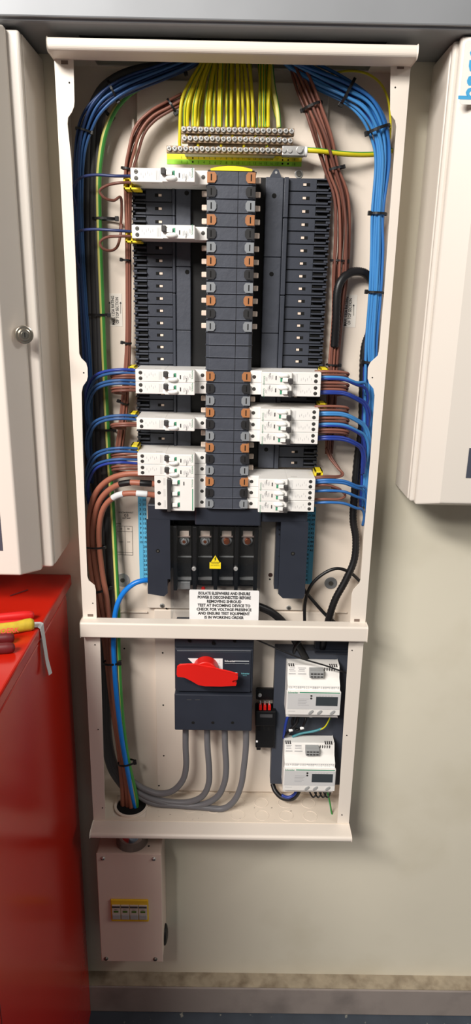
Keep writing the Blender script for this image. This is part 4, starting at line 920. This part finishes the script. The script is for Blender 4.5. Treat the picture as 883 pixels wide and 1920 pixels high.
# ---------------------------------------------------------------- neighbouring boards
def board(nm, lab, xw, s, Yf, Yd, xf, xd, z0, z1, xfar):
    """s: +1 the board lies to the left of its visible edge xw, -1 to the right"""
    c = thing(nm, lab, 'distribution board', ((xw+xfar)/2, WY, z0))
    obj('body', MB().box(xw, xfar, Yf+.012, WY-.0003, z0+.002, z1-.002), cab, c, .002)
    obj('frame_flange', MB().box(xw-s*.0005, xfar, Yf, Yf+.012, z0+.001, z1-.001), cab, c, .004, seg=3)
    # door: tray with a chamfered rim
    xe = xw-s*xd
    zc = .008
    vs = []
    for (x, y, dz) in ((xe, Yf-.0002, 0), (xe, Yf-.010, 0), (xf, Yd, zc)):
        vs += [(x, y, z0+dz), (x, y, z1-dz), (xfar, y, z1-dz), (xfar, y, z0+dz)]
    fs = [(i*4+j, i*4+(j+1) % 4, i*4+4+(j+1) % 4, i*4+4+j) for i in (0, 1) for j in range(4)]+[(8, 9, 10, 11), (3, 2, 1, 0)]
    d = obj('door', MB().add(vs, fs), cab, c, .0025, seg=3)
    return c, d
lb1, ld = board('distribution_board', 'closed cream distribution board with a round key lock, left of the open enclosure', -.2680, 1, -.034, -.085, -.3040, .0165, -.4105, .3165, -.75)
rb1, rd = board('distribution_board', 'closed cream distribution board with a blue lettered sticker, right of the open enclosure', .2820, -1, -.020, -.050, .3200, .0065, -.2975, .3190, .78)
Y = -.079; p = at(40, 628, -.070)
lx = p.x; yl = -.074
lk = obj('key_lock', MB().cyl((lx, -.060, p.z), (.45, -1, 0), .0125, .008, 32), nickel, ld, .0015)
n_ = V((.45, -1, 0)).normalized()
c0 = V((lx, -.060, p.z))+n_*.008
obj('lock_barrel', MB().cyl(c0, n_, .0085, .003, 28), nickel, lk, .0012); obj('lock_core', MB().cyl(c0+n_*.003, n_, .005, .0012, 20), screwm, lk, .0004)
u = V((0, 0, 1)); w_ = V((1, .45, 0)).normalized(); kk = c0+n_*.0044
obj('key_slot', MB().add([kk-u*.003-w_*.0006, kk-u*.003+w_*.0006, kk+u*.003+w_*.0006, kk+u*.003-w_*.0006], [(0, 1, 2, 3)]), hole, lk)
Y = -.0853
a, b = at(1, 953, Y), at(5.5, 1032.5, Y); a.x = b.x; tag(obj('dark_label', MB().box(a.x-.11, a.x, Y-.0004, Y+.0002, b.z, a.z), dlabel), 'dark grey rectangular label on the door of the left closed board', 'label')
Y = -.0503
a, b = at(878, 840, Y), at(875, 896, Y); tag(obj('dark_label', MB().box((a.x+b.x)/2, a.x+.11, Y-.0004, Y+.0002, b.z, a.z), dlabel), 'dark grey rectangular label on the door of the right closed board', 'label')
a, b = at(873, 76, Y), at(868, 196, Y)
st = obj('maker_sticker', MB().prism(rpoly(a.x, a.x+.05, b.z, a.z, .004), 'y', Y-.0004, Y+.0002), mat('sticker_white', (228, 228, 222), .3, var=.01)); tag(st, 'pale sticker with sky blue sideways lettering at the top of the right closed board', 'sticker')
text('hager', .040, (X_(886, 150, Y), Y-.0006, Z_(870, 189, Y)), skyink, st, (0, 0, 1), (-1, 0, 0), align='LEFT', bold=.0008, sx=.82)

# ---------------------------------------------------------------- red cabinet and tools
RXE = -.2687; RZ = -.4673
rc = thing('red_cabinet', 'glossy red steel cabinet standing on the floor at the left, tools on its top', 'cabinet', (RXE-.2, -.25, FZ+.001))
RF = -.52
obj('carcass', MB().box(RXE-.0015, RXE-.42, RF+.004, WY-.036, FZ+.001, RZ-.022), red, rc, .003)
obj('lid', MB().box(RXE, RXE-.424, RF, WY-.001, RZ-.021, RZ), red, rc, .0035, seg=3)
obj('door', MB().box(RXE-.004, RXE-.418, RF-.014, RF+.003, FZ+.06, RZ-.026), red, rc, .003)
obj('side_seam', MB().box(RXE-.002, RXE-.0010, RF+.12, RF+.1215, FZ+.05, RZ-.05), dgrip, rc)
def grip_h(nm, pa, pb, r, m, parent, flat=.8):
    a, b = pa, pb; d = b-a; P = [a+d*t for t in (0, .25, .5, .7, .85, .94, .985, 1)]
    rs = [r*.75, r*.85, r*.95, r, r*1.02, r*.92, r*.7, r*.3]
    return obj(nm, MB().tube(P, rs, 16, flat=flat), m, parent, smooth=True)
zt_ = RZ+.0075
def tp_(x, y, z=zt_): return atz(x, y, z)
def pliers(lab, ha, hb, m, r):
    base = tp_(*ha[1]); t = thing('pliers', lab, 'pliers', (base.x, base.y, RZ))
    ends = []
    for (e, s) in ((ha[1], ha[0]), (hb[1], hb[0])): grip_h('handle', tp_(*s), tp_(*e), r, m, t); ends.append(tp_(*s))
    c = (ends[0]+ends[1])/2-V((.03, 0, .001)); obj('jaw_pivot', MB().cyl((c.x, c.y, RZ+.0004), (0, 0, 1), .012, .011, 20), steel, t, .001)
    obj('jaws', MB().prism([(c.x, c.y-.010), (c.x, c.y+.010), (c.x-.045, c.y+.003), (c.x-.045, c.y-.003)], 'z', RZ+.001, RZ+.010), steel, t, .001)
    for e in ends:
        obj('handle_tang', MB().tube([e, (e+c)/2+V((0, 0, -.0005)), c+V((0, 0, 0))], .004, 8), steel, t)
pliers('pair of pliers with glossy bright red handles, furthest back on the red cabinet', ((-75, 1166), (64, 1153)), ((-75, 1178), (58, 1170)), rgrip, .0078)
pliers('pair of pliers with dull dark red handles, nearest on the red cabinet', ((-75, 1203), (27, 1196)), ((-75, 1222), (28, 1214)), dgrip, .0078)
ya, yb = atz(-80, 1186, RZ+.009), atz(63, 1173, RZ+.009)
kn = thing('knife', 'yellow handled cable knife printed with red letters lying on the red cabinet', 'knife', (yb.x, yb.y, RZ))
d = yb-ya
gh = obj('handle', MB().tube([ya+d*t+V((0, w, 0)) for t, w in ((0, -.004), (.3, -.004), (.6, -.003), (.78, .0), (.88, .004), (.95, .005), (.99, .005), (1, .005))], [.0095, .0098, .0092, .0086, .0092, .0095, .007, .003], 16, flat=.85), yhandle, kn, smooth=True)
obj('blade', MB().box(ya.x-.06, ya.x, ya.y-.009, ya.y+.004, RZ+.004, RZ+.0055), steel, kn)
q = atz(15, 1182, RZ+.016); dn = d.normalized()
cu = V((dn.x, dn.y, 0)); up = V((-.05, .55, .83)).normalized()
text('MOERK', .0095, q+V((0, -.0045, .0012)), rgrip, gh, cu, up, bold=.0001)
# white tape draped over the edge
ta = atz(64, 1172, RZ+.0006); tb_ = V((RXE+.0012, ta.y, RZ+.0012)); hw_ = .0062
strip = [V((ta.x-.004, ta.y, RZ+.0008)), V((ta.x+.006, ta.y, RZ+.0012)), V((RXE-.003, ta.y, RZ+.0014)), V((RXE+.0008, ta.y, RZ-.001)), V((RXE+.0015, ta.y, RZ-.010)), V((RXE+.0030, ta.y+.001, RZ-.035)), V((RXE+.0045, ta.y+.002, RZ-.060)), V((RXE+.0080, ta.y+.003, RZ-.086))]
tpm = MB(); vs = []
ws = [.0085, .0085, .0085, .0085, .0078, .0072, .0070, .0085]
for p, w in zip(strip, ws):
    vs += [p+V((0, -w, 0)), p+V((0, w, 0))]
n = len(vs); off = V((.0005, 0, .0005)); vs += [v+off for v in vs]
vs[n-2] += V((0, 0, .006)); vs[2*n-2] += V((0, 0, .006))
fs = []
for i in range(len(strip)-1):
    a = 2*i; fs += [(a, a+1, a+3, a+2), (n+a, n+a+2, n+a+3, n+a+1), (a, a+2, n+a+2, n+a), (a+1, n+a+1, n+a+3, a+3)]
fs += [(0, n, n+1, 1), (n-2, n-1, 2*n-1, 2*n-2)]
tag(obj('tape_strip', tpm.add(vs, fs), tapem), 'strip of white tape hanging over the edge of the red cabinet', 'tape')
a, b = atz(19, 1117, RZ+.0012), atz(52, 1106, RZ+.0012)
tag(obj('wire_offcut', MB().tube([a, (a+b)/2, b], .0011, 8), dgrip), 'short thin dark red wire offcut on the back of the red cabinet top', 'wire')
# debris by the skirting
a = at(186, 1902, .03)
tag(obj('wire_offcut', MB().tube([V((a.x-.006, .01, FZ+.003)), V((a.x+.004, .012, FZ+.004)), V((a.x+.013, .010, FZ+.003))], .0018, 8), yelw), 'yellow wire offcut on the floor at the foot of the red cabinet', 'wire')

# ---------------------------------------------------------------- light, world, camera
def area(name, loc, size, sy, power, col, target):
    l = bpy.data.lights.new(name, 'AREA'); l.shape = 'RECTANGLE'; l.size = size; l.size_y = sy; l.energy = power; l.color = col
    o = bpy.data.objects.new(name, l); C.objects.link(o); o.location = loc
    o.rotation_euler = (V(target)-V(loc)).to_track_quat('-Z', 'Y').to_euler(); return o
area('ceiling_and_fill_light', (-1.10, -1.80, 2.75), 1.2, .30, 74, (1, .95, .89), (0, -.2, .7))
area('ceiling_and_fill_light', (-1.45, -2.7, 2.75), 1.2, .30, 48, (1, .955, .90), (.2, 0, .7))
area('ceiling_and_fill_light', (2.3, -1.3, 2.75), 1.2, .30, 20, (1, .955, .90), (0, 0, .8))  # weak unseen lamp added on the right to lift the red cabinet's side
w = bpy.data.worlds.new('room_ambient'); bpy.context.scene.world = w; w.use_nodes = True
bg = w.node_tree.nodes['Background']; bg.inputs[0].default_value = (1, .94, .87, 1); bg.inputs[1].default_value = .12
cam = bpy.data.cameras.new('camera'); co = bpy.data.objects.new('camera', cam); C.objects.link(co)
cam.sensor_fit = 'VERTICAL'; cam.sensor_height = 36; cam.lens = FL*36/1920; cam.clip_start = .01
M = Matrix((R, U, -F)).transposed().to_4x4(); M.translation = CP+V((0, 0, H)); co.matrix_world = M
sc = bpy.context.scene; sc.camera = co
sc.view_settings.view_transform = 'Standard'; sc.view_settings.look = 'None'; sc.view_settings.exposure = 0; sc.view_settings.gamma = 1; sc.view_settings.use_curve_mapping = False
